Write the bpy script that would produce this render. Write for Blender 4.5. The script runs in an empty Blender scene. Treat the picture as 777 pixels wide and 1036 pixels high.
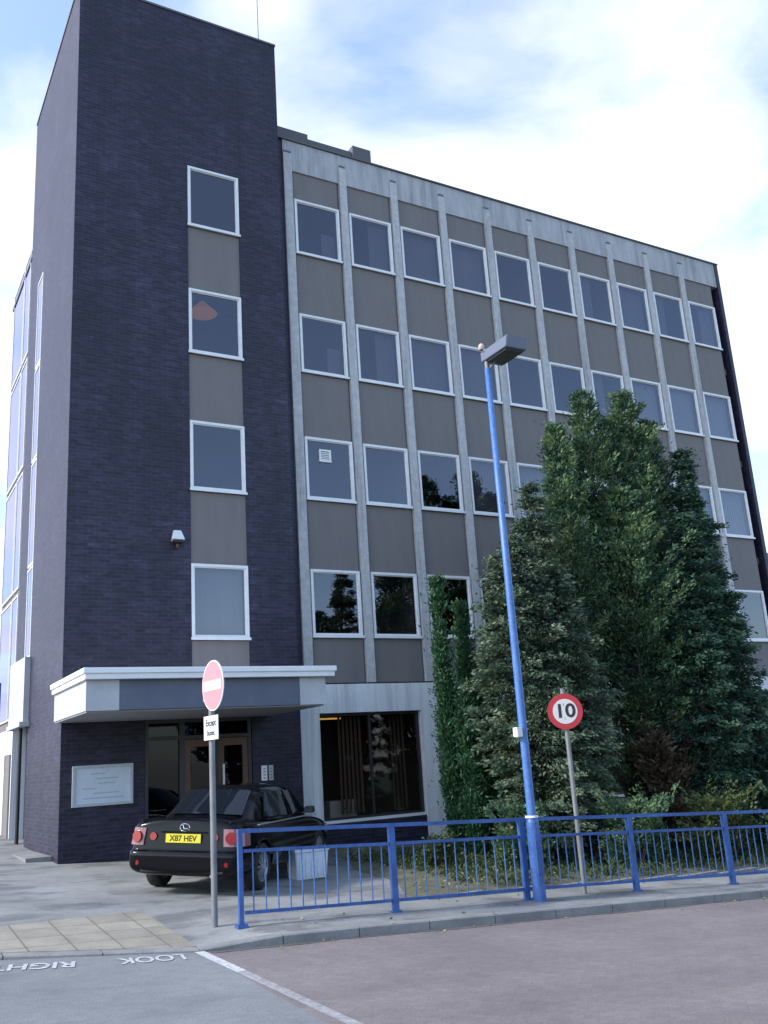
import bpy, bmesh, math, random
import numpy as np
from mathutils import Vector, Matrix
R = math.radians
random.seed(7); rng = np.random.default_rng(11)
scene = bpy.context.scene
col = scene.collection

# ------------------------------------------------------------------ ground
PA, PB, PC = -4.33576, -0.051697, 0.040375
def sm(a, b, t):
    t = min(1, max(0, (t-a)/(b-a))); return t*t*(3-2*t)
def soft(v, lim):
    return lim*math.tanh(v/lim)
def G(x, y):                      # the street falls gently to the right and towards the viewer
    return PA + PB*soft(x, 60) + PC*soft(y, 60)
def kerb_y(x):
    return -8.17 - .028*(x+4) if x > -5.2 else -8.136 + .33*(-5.2-x) - .02*max(0, -6.2-x)
def PZ(x, y):                     # pavement, dropped at the crossing
    return G(x, y) - .085*(1-sm(-5.5, -4.1, x))*(1-min(1, max(0, (y+8.1)/2.9)))
def RZ(x, y): return G(x, y) - .105

# ------------------------------------------------------------------ materials
def mat(name, base=(.5, .5, .5), rough=.6, metal=0, spec=.5):
    m = bpy.data.materials.new(name); m.use_nodes = True
    b = m.node_tree.nodes['Principled BSDF']
    b.inputs['Base Color'].default_value = (*base, 1)
    b.inputs['Roughness'].default_value = rough
    b.inputs['Metallic'].default_value = metal
    b.inputs['Specular IOR Level'].default_value = spec
    return m
def nd(m, t, **kw):
    n = m.node_tree.nodes.new(t)
    for k, v in kw.items():
        if hasattr(n, k): setattr(n, k, v)
    return n
def lk(m, a, b): m.node_tree.links.new(a, b)
def P(m): return m.node_tree.nodes['Principled BSDF']
def ramp(m, fac, stops):
    r = nd(m, 'ShaderNodeValToRGB'); e = r.color_ramp.elements
    while len(e) < len(stops): e.new(.5)
    for i, (p, c) in enumerate(stops):
        e[i].position = p; e[i].color = (*c, 1) if len(c) == 3 else c
    lk(m, fac, r.inputs[0]); return r.outputs[0]
def coords(m, kind='UV', scale=(1, 1, 1), rot=(0, 0, 0), loc=(0, 0, 0)):
    t = nd(m, 'ShaderNodeTexCoord'); mp = nd(m, 'ShaderNodeMapping')
    mp.inputs['Scale'].default_value = scale; mp.inputs['Rotation'].default_value = rot
    mp.inputs['Location'].default_value = loc
    lk(m, t.outputs[kind], mp.inputs[0]); return mp.outputs[0]
def noise(m, vec, scale, detail=6, rough=.6):
    n = nd(m, 'ShaderNodeTexNoise'); n.inputs['Scale'].default_value = scale
    n.inputs['Detail'].default_value = detail; n.inputs['Roughness'].default_value = rough
    lk(m, vec, n.inputs['Vector']); return n.outputs[0]
def mixc(m, fac, a, b, mode='MIX'):
    n = nd(m, 'ShaderNodeMix', data_type='RGBA', blend_type=mode)
    for s, v in ((0, fac), (6, a), (7, b)):
        if hasattr(v, 'default_value') or hasattr(v, 'is_linked'): lk(m, v, n.inputs[s])
        elif isinstance(v, (int, float)): n.inputs[s].default_value = v
        else: n.inputs[s].default_value = (*v, 1)
    return n.outputs[2]
def bump(m, h, strength=.3, dist=.01):
    b = nd(m, 'ShaderNodeBump'); b.inputs['Strength'].default_value = strength
    b.inputs['Distance'].default_value = dist
    lk(m, h, b.inputs['Height']); lk(m, b.outputs[0], P(m).inputs['Normal'])
def noisy(name, c1, c2, scale=3, rough=.7, detail=8, fine=60, bumps=.2, stretch=(1, 1, 1), kind='UV', lo=.35, hi=.65, metal=0):
    m = mat(name, c1, rough, metal); v = coords(m, kind, stretch)
    a = noise(m, v, scale, detail, .65); c = ramp(m, a, [(lo, c1), (hi, c2)])
    f = noise(m, coords(m, kind), fine, 4)
    g = ramp(m, f, [(.3, (.78, .78, .78)), (.7, (1.18, 1.18, 1.18))] if bumps else [(.3, (.95, .95, .95)), (.7, (1.04, 1.04, 1.04))])
    c = mixc(m, 1.0, c, g, 'MULTIPLY')
    if name in ('pebble_faced_pilaster', 'fascia_concrete', 'white_painted_render'):
        k = noise(m, coords(m, kind, (5, .22, 1), loc=(4, 9, 0)), 1.0, 5, .7)
        c = mixc(m, 1.0, c, ramp(m, k, [(.30, (.66, .66, .67)), (.5, (1, 1, 1)), (.75, (1.08, 1.08, 1.08))]), 'MULTIPLY')
    lk(m, c, P(m).inputs['Base Color'])
    if bumps: bump(m, f, bumps, .01)
    return m

def brick_mat(name, c1, c2, mortar, tint=(1.7, 1.7, 1.9)):
    m = mat(name, c1, .50, 0, .42)
    v = coords(m, 'UV')
    b = nd(m, 'ShaderNodeTexBrick'); lk(m, v, b.inputs['Vector'])
    b.inputs['Scale'].default_value = 1; b.inputs['Brick Width'].default_value = .225
    b.inputs['Row Height'].default_value = .075; b.inputs['Mortar Size'].default_value = .006
    b.inputs['Mortar Smooth'].default_value = .2; b.inputs['Bias'].default_value = -.2
    b.inputs['Color1'].default_value = (*c1, 1); b.inputs['Color2'].default_value = (*c2, 1)
    b.inputs['Mortar'].default_value = (*mortar, 1)
    s = noise(m, coords(m, 'UV', (1.1, 6, 1)), 1.0, 9, .72)
    s2 = ramp(m, s, [(.36, (.82, .82, .84)), (.60, (1, 1, 1)), (.76, tint)])
    l = noise(m, v, .35, 5, .6)
    l2 = ramp(m, l, [(.3, (.62, .62, .66)), (.7, (1.4, 1.36, 1.38))])
    vs_ = noise(m, coords(m, 'UV', (1.6, .09, 1)), 1.0, 5, .65)
    l2 = mixc(m, 1.0, l2, ramp(m, vs_, [(.35, (.8, .8, .82)), (.68, (1.25, 1.25, 1.27))]), 'MULTIPLY')
    x = mixc(m, 1.0, b.outputs[0], s2, 'MULTIPLY')
    sc = noise(m, coords(m, 'UV', (4.4, 13.3, 1)), 1.0, 1, .5)
    x = mixc(m, 1.0, x, ramp(m, sc, [(.3, (.7, .7, .72)), (.7, (1.35, 1.33, 1.38))]), 'MULTIPLY')
    lk(m, mixc(m, 1.0, x, l2, 'MULTIPLY'), P(m).inputs['Base Color'])
    h = nd(m, 'ShaderNodeMath', operation='MULTIPLY'); h.inputs[1].default_value = -1
    lk(m, b.outputs[1], h.inputs[0]); bump(m, h.outputs[0], .35, .006)
    return m

M = {}
M['brick'] = brick_mat('dark_blue_brick', (.011, .010, .025), (.030, .025, .050), (.036, .033, .052), (2.8, 2.8, 2.9))
M['concrete'] = noisy('pale_concrete', (.33, .33, .35), (.43, .43, .45), 2.2, .8, fine=90, stretch=(1, .5, 1))
def stained_concrete():
    m = M['fascia'] = noisy('fascia_concrete', (.34, .34, .37), (.45, .45, .48), 1.4, .8, fine=70, stretch=(2.5, .6, 1))
stained_concrete()
M['pilaster'] = noisy('pebble_faced_pilaster', (.40, .40, .42), (.52, .52, .53), 6, .85, fine=45, bumps=.5)
M['spandrel'] = noisy('grey_brown_render', (.165, .150, .152), (.186, .170, .171), 1.6, .75, fine=120, bumps=.15, stretch=(3, .35, 1))
M['white_render'] = noisy('white_painted_render', (.66, .67, .69), (.74, .75, .77), 1.2, .7, fine=50, bumps=.1, stretch=(2, .5, 1))
M['frame'] = noisy('white_window_metal', (.70, .71, .73), (.80, .80, .82), 4, .4, fine=40, bumps=0)
M['dark_metal'] = mat('dark_metal', (.035, .035, .04), .5)
M['coping'] = mat('dark_coping', (.10, .10, .11), .6)
M['canopy_white'] = noisy('canopy_white', (.74, .75, .77), (.82, .82, .84), 3, .5, fine=30, bumps=0, stretch=(1, 3, 1))
M['canopy_end'] = noisy('canopy_pale_panel', (.40, .41, .44), (.48, .49, .52), 2, .6, fine=40, bumps=0)
M['canopy_slate'] = noisy('canopy_slate_panel', (.085, .10, .15), (.11, .125, .17), 2, .5, fine=50, bumps=0)
M['soffit'] = noisy('soffit', (.30, .31, .33), (.36, .36, .38), 1.5, .7, bumps=0)
M['roof'] = noisy('roof_felt', (.06, .06, .065), (.09, .09, .09), 1.5, .9)
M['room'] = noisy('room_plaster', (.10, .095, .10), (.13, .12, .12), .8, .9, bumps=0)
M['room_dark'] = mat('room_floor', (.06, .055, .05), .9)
M['wood'] = noisy('varnished_wood', (.075, .032, .018), (.12, .055, .03), 2, .35, stretch=(8, .6, 1), bumps=0)
M['door_frame'] = mat('dark_door_frame', (.03, .027, .03), .4)
M['silver'] = mat('brushed_silver', (.55, .55, .58), .35, .7)
M['blind'] = noisy('beige_blind', (.16, .135, .14), (.20, .17, .17), 1, .9, stretch=(2.5, .1, 1), fine=20, bumps=0)
M['blind_pale'] = noisy('pale_blind', (.33, .32, .33), (.37, .36, .36), 1, .9, stretch=(2, .1, 1), fine=20, bumps=0)
M['blind_brown'] = noisy('brown_blind', (.12, .085, .07), (.22, .155, .115), 1, .9, stretch=(9, .1, 1), fine=20, bumps=0)
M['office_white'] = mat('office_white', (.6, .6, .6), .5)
M['white_plastic'] = noisy('white_plastic', (.55, .60, .70), (.62, .67, .76), 5, .45, fine=20, bumps=0)
M['galv'] = noisy('galvanised_steel', (.16, .165, .18), (.23, .235, .25), 9, .55, fine=50, bumps=0, stretch=(1, .4, 1), metal=.3)
M['blue'] = noisy('blue_gloss_paint', (.03, .085, .27), (.05, .125, .38), 5, .4, fine=30, bumps=.05)
def chips(m, sc=16, lim=.66):
    src = P(m).inputs['Base Color'].links[0].from_socket
    n = noise(m, coords(m, 'UV'), sc, 6, .75)
    d = noise(m, coords(m, 'UV', (.6, .6, .6)), 3, 4, .6)
    x = mixc(m, 1.0, src, ramp(m, d, [(.35, (.72, .72, .74)), (.65, (1.15, 1.15, 1.12))]), 'MULTIPLY')
    lk(m, mixc(m, ramp(m, n, [(lim, (0, 0, 0)), (lim+.05, (1, 1, 1))]), x, (.075, .05, .045)), P(m).inputs['Base Color'])
chips(M['blue'])
M['blue_faded'] = noisy('faded_blue_paint', (.045, .12, .33), (.075, .18, .46), 4, .45, fine=30, bumps=.05)
M['lamp_grey'] = mat('lamp_housing_grey', (.12, .14, .20), .45)
M['lamp_glass'] = mat('lamp_diffuser', (.06, .07, .06), .2)
M['red'] = mat('sign_red', (.36, .02, .03), .45)
M['red_pale'] = mat('pale_sign_red', (.72, .22, .25), .4)  # no entry disc: a paler, pinker red than sign_red
M['sign_white'] = mat('sign_white', (.52, .50, .52), .45)
M['sign_white_b'] = mat('bright_sign_white', (.66, .66, .68), .4)
M['black'] = mat('sign_black', (.012, .012, .015), .5)
M['yellow'] = mat('number_plate_yellow', (.62, .53, .02), .4)
M['car'] = mat('black_car_paint', (.004, .004, .006), .10, 0, .22)
M['trim'] = mat('black_trim', (.012, .012, .013), .55)
M['rubber'] = mat('tyre_rubber', (.014, .014, .015), .8)
M['alloy'] = mat('alloy_wheel', (.45, .46, .50), .3, .8)
M['chrome'] = mat('chrome', (.7, .7, .72), .12, 1)
M['red_lens'] = mat('red_lens', (.24, .006, .014), .15)
M['clear_lens'] = mat('clear_lens', (.22, .10, .12), .12)
M['kerb'] = noisy('concrete_kerb', (.17, .17, .175), (.25, .25, .25), 2.5, .85, fine=60, bumps=.3)
M['text_white'] = noisy('worn_road_paint', (.30, .31, .32), (.55, .56, .57), 16, .8, fine=70, bumps=.1)
M['blue_sign'] = mat('blue_sign', (.02, .05, .42), .4)
M['dark_roof'] = noisy('brown_tile', (.05, .035, .035), (.08, .055, .05), 3, .8)
M['far_brick'] = brick_mat('brown_brick', (.10, .05, .04), (.13, .07, .05), (.15, .13, .12), (1.2, 1.2, 1.2))
M['emit_warm'] = mat('warm_lamp', (.8, .5, .2), .5)
P(M['emit_warm']).inputs['Emission Color'].default_value = (1, .42, .10, 1)
P(M['emit_warm']).inputs['Emission Strength'].default_value = .12
M['emit_tube'] = mat('warm_tube', (.8, .6, .2), .5)
P(M['emit_tube']).inputs['Emission Color'].default_value = (1, .6, .12, 1)
P(M['emit_tube']).inputs['Emission Strength'].default_value = .5

def glass_mat(name, tint=(.5, .52, .56), boost=.9, add=.12, rough=.005):
    m = bpy.data.materials.new(name); m.use_nodes = True; nt = m.node_tree; nt.nodes.clear()
    o = nd(m, 'ShaderNodeOutputMaterial'); mx = nd(m, 'ShaderNodeMixShader')
    t = nd(m, 'ShaderNodeBsdfTransparent'); g = nd(m, 'ShaderNodeBsdfGlossy'); lw = nd(m, 'ShaderNodeLayerWeight'); f = nd(m, 'ShaderNodeMath', operation='POWER')
    lk(m, lw.outputs['Facing'], f.inputs[0]); f.inputs[1].default_value = 4.5; lw.inputs[0].default_value = .5; g.inputs['Roughness'].default_value = rough
    g.inputs['Color'].default_value = (.84, .86, 1, 1)
    t.inputs[0].default_value = (*tint, 1)
    ma = nd(m, 'ShaderNodeMath', operation='MULTIPLY_ADD'); ma.inputs[1].default_value = boost; ma.inputs[2].default_value = add
    ma.use_clamp = True
    nz = noise(m, coords(m, 'Object'), 1.1, 2, .4); b = nd(m, 'ShaderNodeBump')
    b.inputs['Strength'].default_value = .06; b.inputs['Distance'].default_value = .05
    lk(m, nz, b.inputs['Height']); lk(m, b.outputs[0], g.inputs['Normal'])
    lk(m, f.outputs[0], ma.inputs[0]); lk(m, ma.outputs[0], mx.inputs[0])
    lk(m, t.outputs[0], mx.inputs[1]); lk(m, g.outputs[0], mx.inputs[2]); lk(m, mx.outputs[0], o.inputs[0])
    return m
M['glass'] = glass_mat('window_glass')
M['shop_glass'] = glass_mat('shop_glass', (.75, .70, .66), .7, .045)
M['dark_glass'] = glass_mat('entrance_glass', (.22, .23, .25), .6, .02)
M['car_glass'] = mat('tinted_car_glass', (.006, .008, .012), .04, 0, .7)

# asphalt kinds
def asphalt(name, c1, c2, big=.5, patch=None):
    m = mat(name, c1, .88); v = coords(m, 'UV')
    a = noise(m, v, big, 8, .6); c = ramp(m, a, [(.34, c1), (.66, c2)])
    f = noise(m, v, 70, 3, .7); g = ramp(m, f, [(.3, (.62, .62, .62)), (.7, (1.38, 1.38, 1.38))])
    x = mixc(m, 1.0, c, g, 'MULTIPLY')
    mid = noise(m, coords(m, 'UV', (1, 1.8, 1)), 7, 5, .7)
    x = mixc(m, 1.0, x, ramp(m, mid, [(.3, (.86, .86, .86)), (.7, (1.14, 1.14, 1.14))]), 'MULTIPLY')
    if patch:
        p = noise(m, coords(m, 'UV', patch[1], loc=(3.3, 1.7, 0)), 1, 4, .55)
        x = mixc(m, ramp(m, p, [(.52, (0, 0, 0)), (.60, (1, 1, 1))]), x, mixc(m, 1.0, x, patch[0], 'MULTIPLY'))
    lk(m, x, P(m).inputs['Base Color']); bump(m, f, .35, .006)
    return m
M['asphalt'] = asphalt('grey_asphalt', (.155, .163, .172), (.195, .203, .212), .6, ((.86, .86, .87), (.5, 1.2, 1)))
M['forecourt'] = asphalt('patched_forecourt', (.15, .155, .155), (.27, .275, .27), .7, ((.62, .62, .64), (.9, 1.6, 1)))
def paver_road():
    m = asphalt('mauve_paved_road', (.160, .137, .139), (.196, .171, .171), .45)
    b = nd(m, 'ShaderNodeTexBrick'); lk(m, coords(m, 'UV', (1, 1, 1), (0, 0, R(45))), b.inputs['Vector'])
    b.inputs['Scale'].default_value = 1; b.inputs['Brick Width'].default_value = .21; b.inputs['Row Height'].default_value = .105
    b.inputs['Mortar Size'].default_value = .006; b.inputs['Mortar Smooth'].default_value = .4
    b.inputs['Color1'].default_value = (.80, .80, .82, 1); b.inputs['Color2'].default_value = (1.1, 1.06, 1.04, 1); b.inputs['Mortar'].default_value = (.62, .64, .64, 1)
    src = P(m).inputs['Base Color'].links[0].from_socket
    st = noise(m, coords(m, 'UV', (.35, 1.1, 1)), 1.0, 5, .6)
    x = mixc(m, .4, src, b.outputs[0], 'MULTIPLY')
    lk(m, mixc(m, 1.0, x, ramp(m, st, [(.35, (.84, .84, .85)), (.6, (1.08, 1.07, 1.06))]), 'MULTIPLY'), P(m).inputs['Base Color'])
    return m
M['paved'] = paver_road()
def tactile():
    m = mat('buff_paving', (.3, .27, .2), .85)
    b = nd(m, 'ShaderNodeTexBrick'); lk(m, coords(m, 'UV', (1, 1, 1), loc=(.12, .07, 0)), b.inputs['Vector'])
    b.offset = 0; b.inputs['Scale'].default_value = 1; b.inputs['Brick Width'].default_value = .45
    b.inputs['Row Height'].default_value = .45; b.inputs['Mortar Size'].default_value = .012
    b.inputs['Color1'].default_value = (.23, .215, .175, 1); b.inputs['Color2'].default_value = (.30, .28, .23, 1)
    b.inputs['Mortar'].default_value = (.15, .14, .115, 1); b.inputs['Mortar Smooth'].default_value = .3
    f = noise(m, coords(m, 'UV'), 3, 8, .7)
    x = mixc(m, 1.0, b.outputs[0], ramp(m, f, [(.3, (.72, .72, .74)), (.7, (1.15, 1.15, 1.13))]), 'MULTIPLY')
    g = noise(m, coords(m, 'UV'), 60, 3, .7)
    x = mixc(m, 1.0, x, ramp(m, g, [(.3, (.8, .8, .8)), (.7, (1.2, 1.2, 1.2))]), 'MULTIPLY')
    lk(m, x, P(m).inputs['Base Color']); bump(m, g, .3, .005)
    return m
M['tactile'] = tactile()
M['grass'] = noisy('rough_grass', (.06, .085, .03), (.11, .125, .06), 1.2, .95, fine=30, bumps=.6)
M['soil'] = noisy('leafy_soil', (.06, .065, .04), (.13, .125, .08), 3.0, .95, fine=35, bumps=.8)
M['bark'] = noisy('bark', (.06, .045, .035), (.11, .085, .065), 5, .9, stretch=(4, 1, 1), bumps=.8, fine=30)
def leaf_mat(name, dark, mid, light, trans=.25, rough=.55):
    m = mat(name, mid, rough, 0, .35)
    a = nd(m, 'ShaderNodeAttribute'); a.attribute_name = 'tint'
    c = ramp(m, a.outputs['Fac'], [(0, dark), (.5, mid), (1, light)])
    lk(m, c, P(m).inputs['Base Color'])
    tr = nd(m, 'ShaderNodeBsdfTranslucent'); lk(m, c, tr.inputs[0])
    mx = nd(m, 'ShaderNodeMixShader'); mx.inputs[0].default_value = trans
    out = m.node_tree.nodes['Material Output']
    lk(m, P(m).outputs[0], mx.inputs[1]); lk(m, tr.outputs[0], mx.inputs[2]); lk(m, mx.outputs[0], out.inputs[0])
    return m
M['leaf_bright'] = leaf_mat('bright_cypress_green', (.025, .07, .035), (.038, .105, .048), (.065, .15, .065))
M['leaf_sage'] = leaf_mat('sage_conifer_green', (.04, .075, .05), (.085, .13, .085), (.17, .22, .14))
M['leaf_mid'] = leaf_mat('mid_conifer_green', (.035, .08, .05), (.07, .135, .072), (.17, .25, .11))
M['leaf_dark'] = leaf_mat('dark_cypress_green', (.024, .062, .044), (.04, .092, .06), (.07, .14, .085))
M['leaf_brown'] = leaf_mat('dead_foliage_brown', (.05, .04, .03), (.10, .07, .045), (.16, .115, .075))
M['leaf_litter'] = leaf_mat('fallen_leaves', (.09, .085, .04), (.17, .16, .07), (.32, .30, .14), .1)
M['leaf_wild'] = leaf_mat('leafy_green', (.04, .06, .02), (.06, .09, .03), (.09, .12, .05))

# ------------------------------------------------------------------ mesh helpers
class MB:
    def __init__(s): s.v = []; s.f = []; s.mi = []
    def add(s, vs, fs, mi=0):
        o = len(s.v); s.v += [tuple(v) for v in vs]; s.f += [tuple(i+o for i in f) for f in fs]; s.mi += [mi]*len(fs); return s
    def box(s, x0, x1, y0, y1, z0, z1, mi=0):
        v = [(x, y, z) for z in (z0, z1) for y in (y0, y1) for x in (x0, x1)]
        return s.add(v, [(0, 2, 3, 1), (4, 5, 7, 6), (0, 1, 5, 4), (2, 6, 7, 3), (0, 4, 6, 2), (1, 3, 7, 5)], mi)
    def prism(s, bottom, top, mi=0):        # two rings of equal length
        n = len(bottom); fs = [tuple(range(n-1, -1, -1)), tuple(range(n, 2*n))]
        fs += [(i, (i+1) % n, n+(i+1) % n, n+i) for i in range(n)]
        return s.add(list(bottom)+list(top), fs, mi)
    def tube(s, p, q, r0, r1=None, n=14, caps=True, mi=0):
        r1 = r0 if r1 is None else r1; p = Vector(p); q = Vector(q); d = (q-p).normalized()
        a = d.orthogonal().normalized(); b = d.cross(a)
        A = [p+(a*math.cos(t)+b*math.sin(t))*r0 for t in [2*math.pi*i/n for i in range(n)]]
        B = [q+(a*math.cos(t)+b*math.sin(t))*r1 for t in [2*math.pi*i/n for i in range(n)]]
        fs = [(i, (i+1) % n, n+(i+1) % n, n+i) for i in range(n)]
        if caps: fs += [tuple(range(n-1, -1, -1)), tuple(range(n, 2*n))]
        return s.add(A+B, fs, mi)
    def lathe(s, o, axis, prof, n=28, mi=0):   # prof = [(along, radius)]
        o = Vector(o); d = Vector(axis).normalized(); a = d.orthogonal().normalized(); b = d.cross(a); vs = []
        for h, r in prof:
            for i in range(n):
                t = 2*math.pi*i/n; vs.append(o+d*h+(a*math.cos(t)+b*math.sin(t))*r)
        fs = [(j*n+i, j*n+(i+1) % n, (j+1)*n+(i+1) % n, (j+1)*n+i) for j in range(len(prof)-1) for i in range(n)]
        return s.add(vs, fs, mi)
    def grid(s, xs, ys, zf, mi=0):
        vs = [(x, y, zf(x, y)) for y in ys for x in xs]; w = len(xs)
        return s.add(vs, [(j*w+i, j*w+i+1, (j+1)*w+i+1, (j+1)*w+i) for j in range(len(ys)-1) for i in range(w-1)], mi)
    def mesh(s, name, mats, off=(0, 0, 0), smooth=False, bevel=0):
        me = bpy.data.meshes.new(name)
        me.from_pydata([(x-off[0], y-off[1], z-off[2]) for x, y, z in s.v], [], s.f)
        for m in (mats if isinstance(mats, (list, tuple)) else [mats]): me.materials.append(m)
        me.polygons.foreach_set('material_index', s.mi)
        bm = bmesh.new(); bm.from_mesh(me)
        bmesh.ops.recalc_face_normals(bm, faces=bm.faces)
        if bevel:
            bmesh.ops.remove_doubles(bm, verts=bm.verts, dist=1e-5)
            bmesh.ops.bevel(bm, geom=[e for e in bm.edges if len(e.link_faces) == 2 and e.calc_face_angle(0) > .5], offset=bevel, segments=2, affect='EDGES')
        bm.to_mesh(me); bm.free()
        boxuv(me, off)
        if smooth:
            me.polygons.foreach_set('use_smooth', [True]*len(me.polygons))
        return me
    def obj(s, name, mats, parent=None, smooth=False, bevel=0, loc=None):
        off = tuple(loc) if loc else (tuple(parent.location) if parent and parent.get('_abs') else (0, 0, 0))
        if parent and not parent.get('_abs') and not loc: off = (0, 0, 0)
        me = s.mesh(name, mats, off, smooth, bevel)
        o = bpy.data.objects.new(name, me); col.objects.link(o)
        if loc: o.location = loc
        if parent: o.parent = parent
        return o
def boxuv(me, off=(0, 0, 0)):
    if not me.uv_layers: me.uv_layers.new(name='UVMap')
    nl = len(me.loops); co = np.empty(len(me.vertices)*3); me.vertices.foreach_get('co', co); co = co.reshape(-1, 3)+np.array(off)
    vi = np.empty(nl, dtype=np.int32); me.loops.foreach_get('vertex_index', vi)
    nm = np.empty(len(me.polygons)*3); me.polygons.foreach_get('normal', nm); nm = np.abs(nm.reshape(-1, 3))
    lt = np.empty(len(me.polygons), dtype=np.int32); me.polygons.foreach_get('loop_total', lt)
    ax = np.repeat(nm.argmax(1), lt); c = co[vi]
    uv = np.where((ax == 0)[:, None], c[:, [1, 2]], np.where((ax == 1)[:, None], c[:, [0, 2]], c[:, [0, 1]]))
    me.uv_layers[0].data.foreach_set('uv', uv.astype(np.float32).ravel())
def tag(o, label=None, cat=None, group=None, kind=None):
    if label: o['label'] = label
    if cat: o['category'] = cat
    if group: o['group'] = group
    if kind: o['kind'] = kind
    return o
def root(name, loc, label, cat, group=None):
    o = bpy.data.objects.new(name, None); o.empty_display_size = .2; col.objects.link(o); o.location = loc; o['_abs'] = 1
    return tag(o, label, cat, group)
def struct(name, mb, m, smooth=False): return tag(mb.obj(name, m, smooth=smooth), kind='structure')
def child(name, me, parent, loc=(0, 0, 0), rot=(0, 0, 0)):
    o = bpy.data.objects.new(name, me); col.objects.link(o); o.parent = parent; o.location = loc; o.rotation_euler = rot; return o
def copy_tree(o, parent=None):
    c = o.copy(); col.objects.link(c); c.parent = parent
    for ch in list(o.children): copy_tree(ch, c)
    return c
def text_mesh(name, s, size, mats, depth=.002, align='CENTER', squeeze=1.0):
    cu = bpy.data.curves.new(name, 'FONT'); cu.body = s; cu.size = size; cu.extrude = depth; cu.align_x = align; cu.align_y = 'CENTER'
    cu.offset = size*.022
    t = bpy.data.objects.new(name, cu); col.objects.link(t); bpy.context.view_layer.update()
    dg = bpy.context.evaluated_depsgraph_get(); me = bpy.data.meshes.new_from_object(t.evaluated_get(dg))
    bpy.data.objects.remove(t); me.materials.clear(); me.materials.append(mats)
    for v in me.vertices: v.co.x *= squeeze
    if not me.uv_layers: me.uv_layers.new(name='UVMap')
    boxuv(me); me.name = name
    return me

# ------------------------------------------------------------------ camera (solved from the facade grid)
cam_d = bpy.data.cameras.new('camera'); cam = bpy.data.objects.new('camera', cam_d); col.objects.link(cam); scene.camera = cam
yaw, pit, rol, F = .52908992, .26193139, -.06536389, .94198146
f = Vector((math.sin(yaw)*math.cos(pit), math.cos(yaw)*math.cos(pit), math.sin(pit)))
r0 = Vector((math.cos(yaw), -math.sin(yaw), 0)); u0 = r0.cross(f)
r_ = r0*math.cos(rol)+u0*math.sin(rol); u_ = -r0*math.sin(rol)+u0*math.cos(rol)
mw = Matrix(((r_.x, u_.x, -f.x, -8.67455), (r_.y, u_.y, -f.y, -18.24705), (r_.z, u_.z, -f.z, -2.71562), (0, 0, 0, 1)))
cam.matrix_world = mw
cam_d.sensor_fit = 'HORIZONTAL'; cam_d.sensor_width = 36; cam_d.lens = 36*F*1000/777; cam_d.clip_start = .05; cam_d.clip_end = 3000

# ------------------------------------------------------------------ sky and sun
SUN_EL, SUN_AZ = R(36), R(-83)          # azimuth from +Y towards +X: the sun stands behind and left of the building
w = bpy.data.worlds.new('World'); scene.world = w; w.use_nodes = True; nt = w.node_tree; nt.nodes.clear()
class W_: node_tree = nt
def wn(t, **k): return nd(W_, t, **k)
sky = wn('ShaderNodeTexSky', sky_type='NISHITA'); sky.sun_disc = False; sky.sun_elevation = SUN_EL; sky.sun_rotation = SUN_AZ
sky.air_density = 1.0; sky.dust_density = 1.0; sky.ozone_density = 1.2
tc = wn('ShaderNodeTexCoord'); sp = wn('ShaderNodeSeparateXYZ'); nt.links.new(tc.outputs['Generated'], sp.inputs[0])
def mth(op, a, b=None, clamp=False):
    n = wn('ShaderNodeMath', operation=op); n.use_clamp = clamp
    for i, v in enumerate((a, b)):
        if v is None: continue
        if isinstance(v, (int, float)): n.inputs[i].default_value = v
        else: nt.links.new(v, n.inputs[i])
    return n.outputs[0]
den = mth('ADD', mth('MAXIMUM', sp.outputs[2], 0.0), .22)
cb = wn('ShaderNodeCombineXYZ'); nt.links.new(mth('DIVIDE', sp.outputs[0], den), cb.inputs[0]); nt.links.new(mth('DIVIDE', sp.outputs[1], den), cb.inputs[1])
mp = wn('ShaderNodeMapping'); mp.inputs['Location'].default_value = (2.1, .35, 0); nt.links.new(cb.outputs[0], mp.inputs[0])
nz = wn('ShaderNodeTexNoise'); nz.inputs['Scale'].default_value = 2.0; nz.inputs['Detail'].default_value = 9; nz.inputs['Roughness'].default_value = .52
nz.inputs['Distortion'].default_value = .25
nt.links.new(mp.outputs[0], nz.inputs['Vector'])
# the cloud bank lies towards +Y; behind the viewer the sky is clearer
bias = mth('MULTIPLY', sp.outputs[1], .15)
cl = mth('ADD', nz.outputs[0], bias)
cr = wn('ShaderNodeValToRGB'); cr.color_ramp.elements[0].position = .520; cr.color_ramp.elements[1].position = .685
cr.color_ramp.elements[0].color = (.16, .16, .16, 1)
nt.links.new(cl, cr.inputs[0])
nz2 = wn('ShaderNodeTexNoise'); nz2.inputs['Scale'].default_value = 2.4; nz2.inputs['Detail'].default_value = 5; nt.links.new(mp.outputs[0], nz2.inputs['Vector'])
cc = wn('ShaderNodeValToRGB'); cc.color_ramp.elements[0].position = .35; cc.color_ramp.elements[1].position = .62
cc.color_ramp.elements[0].color = (.70, .77, 1.12, 1); cc.color_ramp.elements[1].color = (.86, .88, 1.20, 1)
nt.links.new(nz2.outputs[0], cc.inputs[0])
def vmul(c, k):
    n = wn('ShaderNodeVectorMath', operation='SCALE'); nt.links.new(c, n.inputs[0]); n.inputs['Scale'].default_value = k; return n.outputs[0]
mx = wn('ShaderNodeMix', data_type='RGBA'); nt.links.new(cr.outputs[0], mx.inputs[0])
tn = wn('ShaderNodeMix', data_type='RGBA', blend_type='MULTIPLY'); tn.inputs[0].default_value = 1; nt.links.new(vmul(sky.outputs[0], 2.1), tn.inputs[6]); tn.inputs[7].default_value = (1.0, 1.08, 1.08, 1)
nt.links.new(tn.outputs[2], mx.inputs[6]); nt.links.new(vmul(cc.outputs[0], 9.0), mx.inputs[7])
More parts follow.
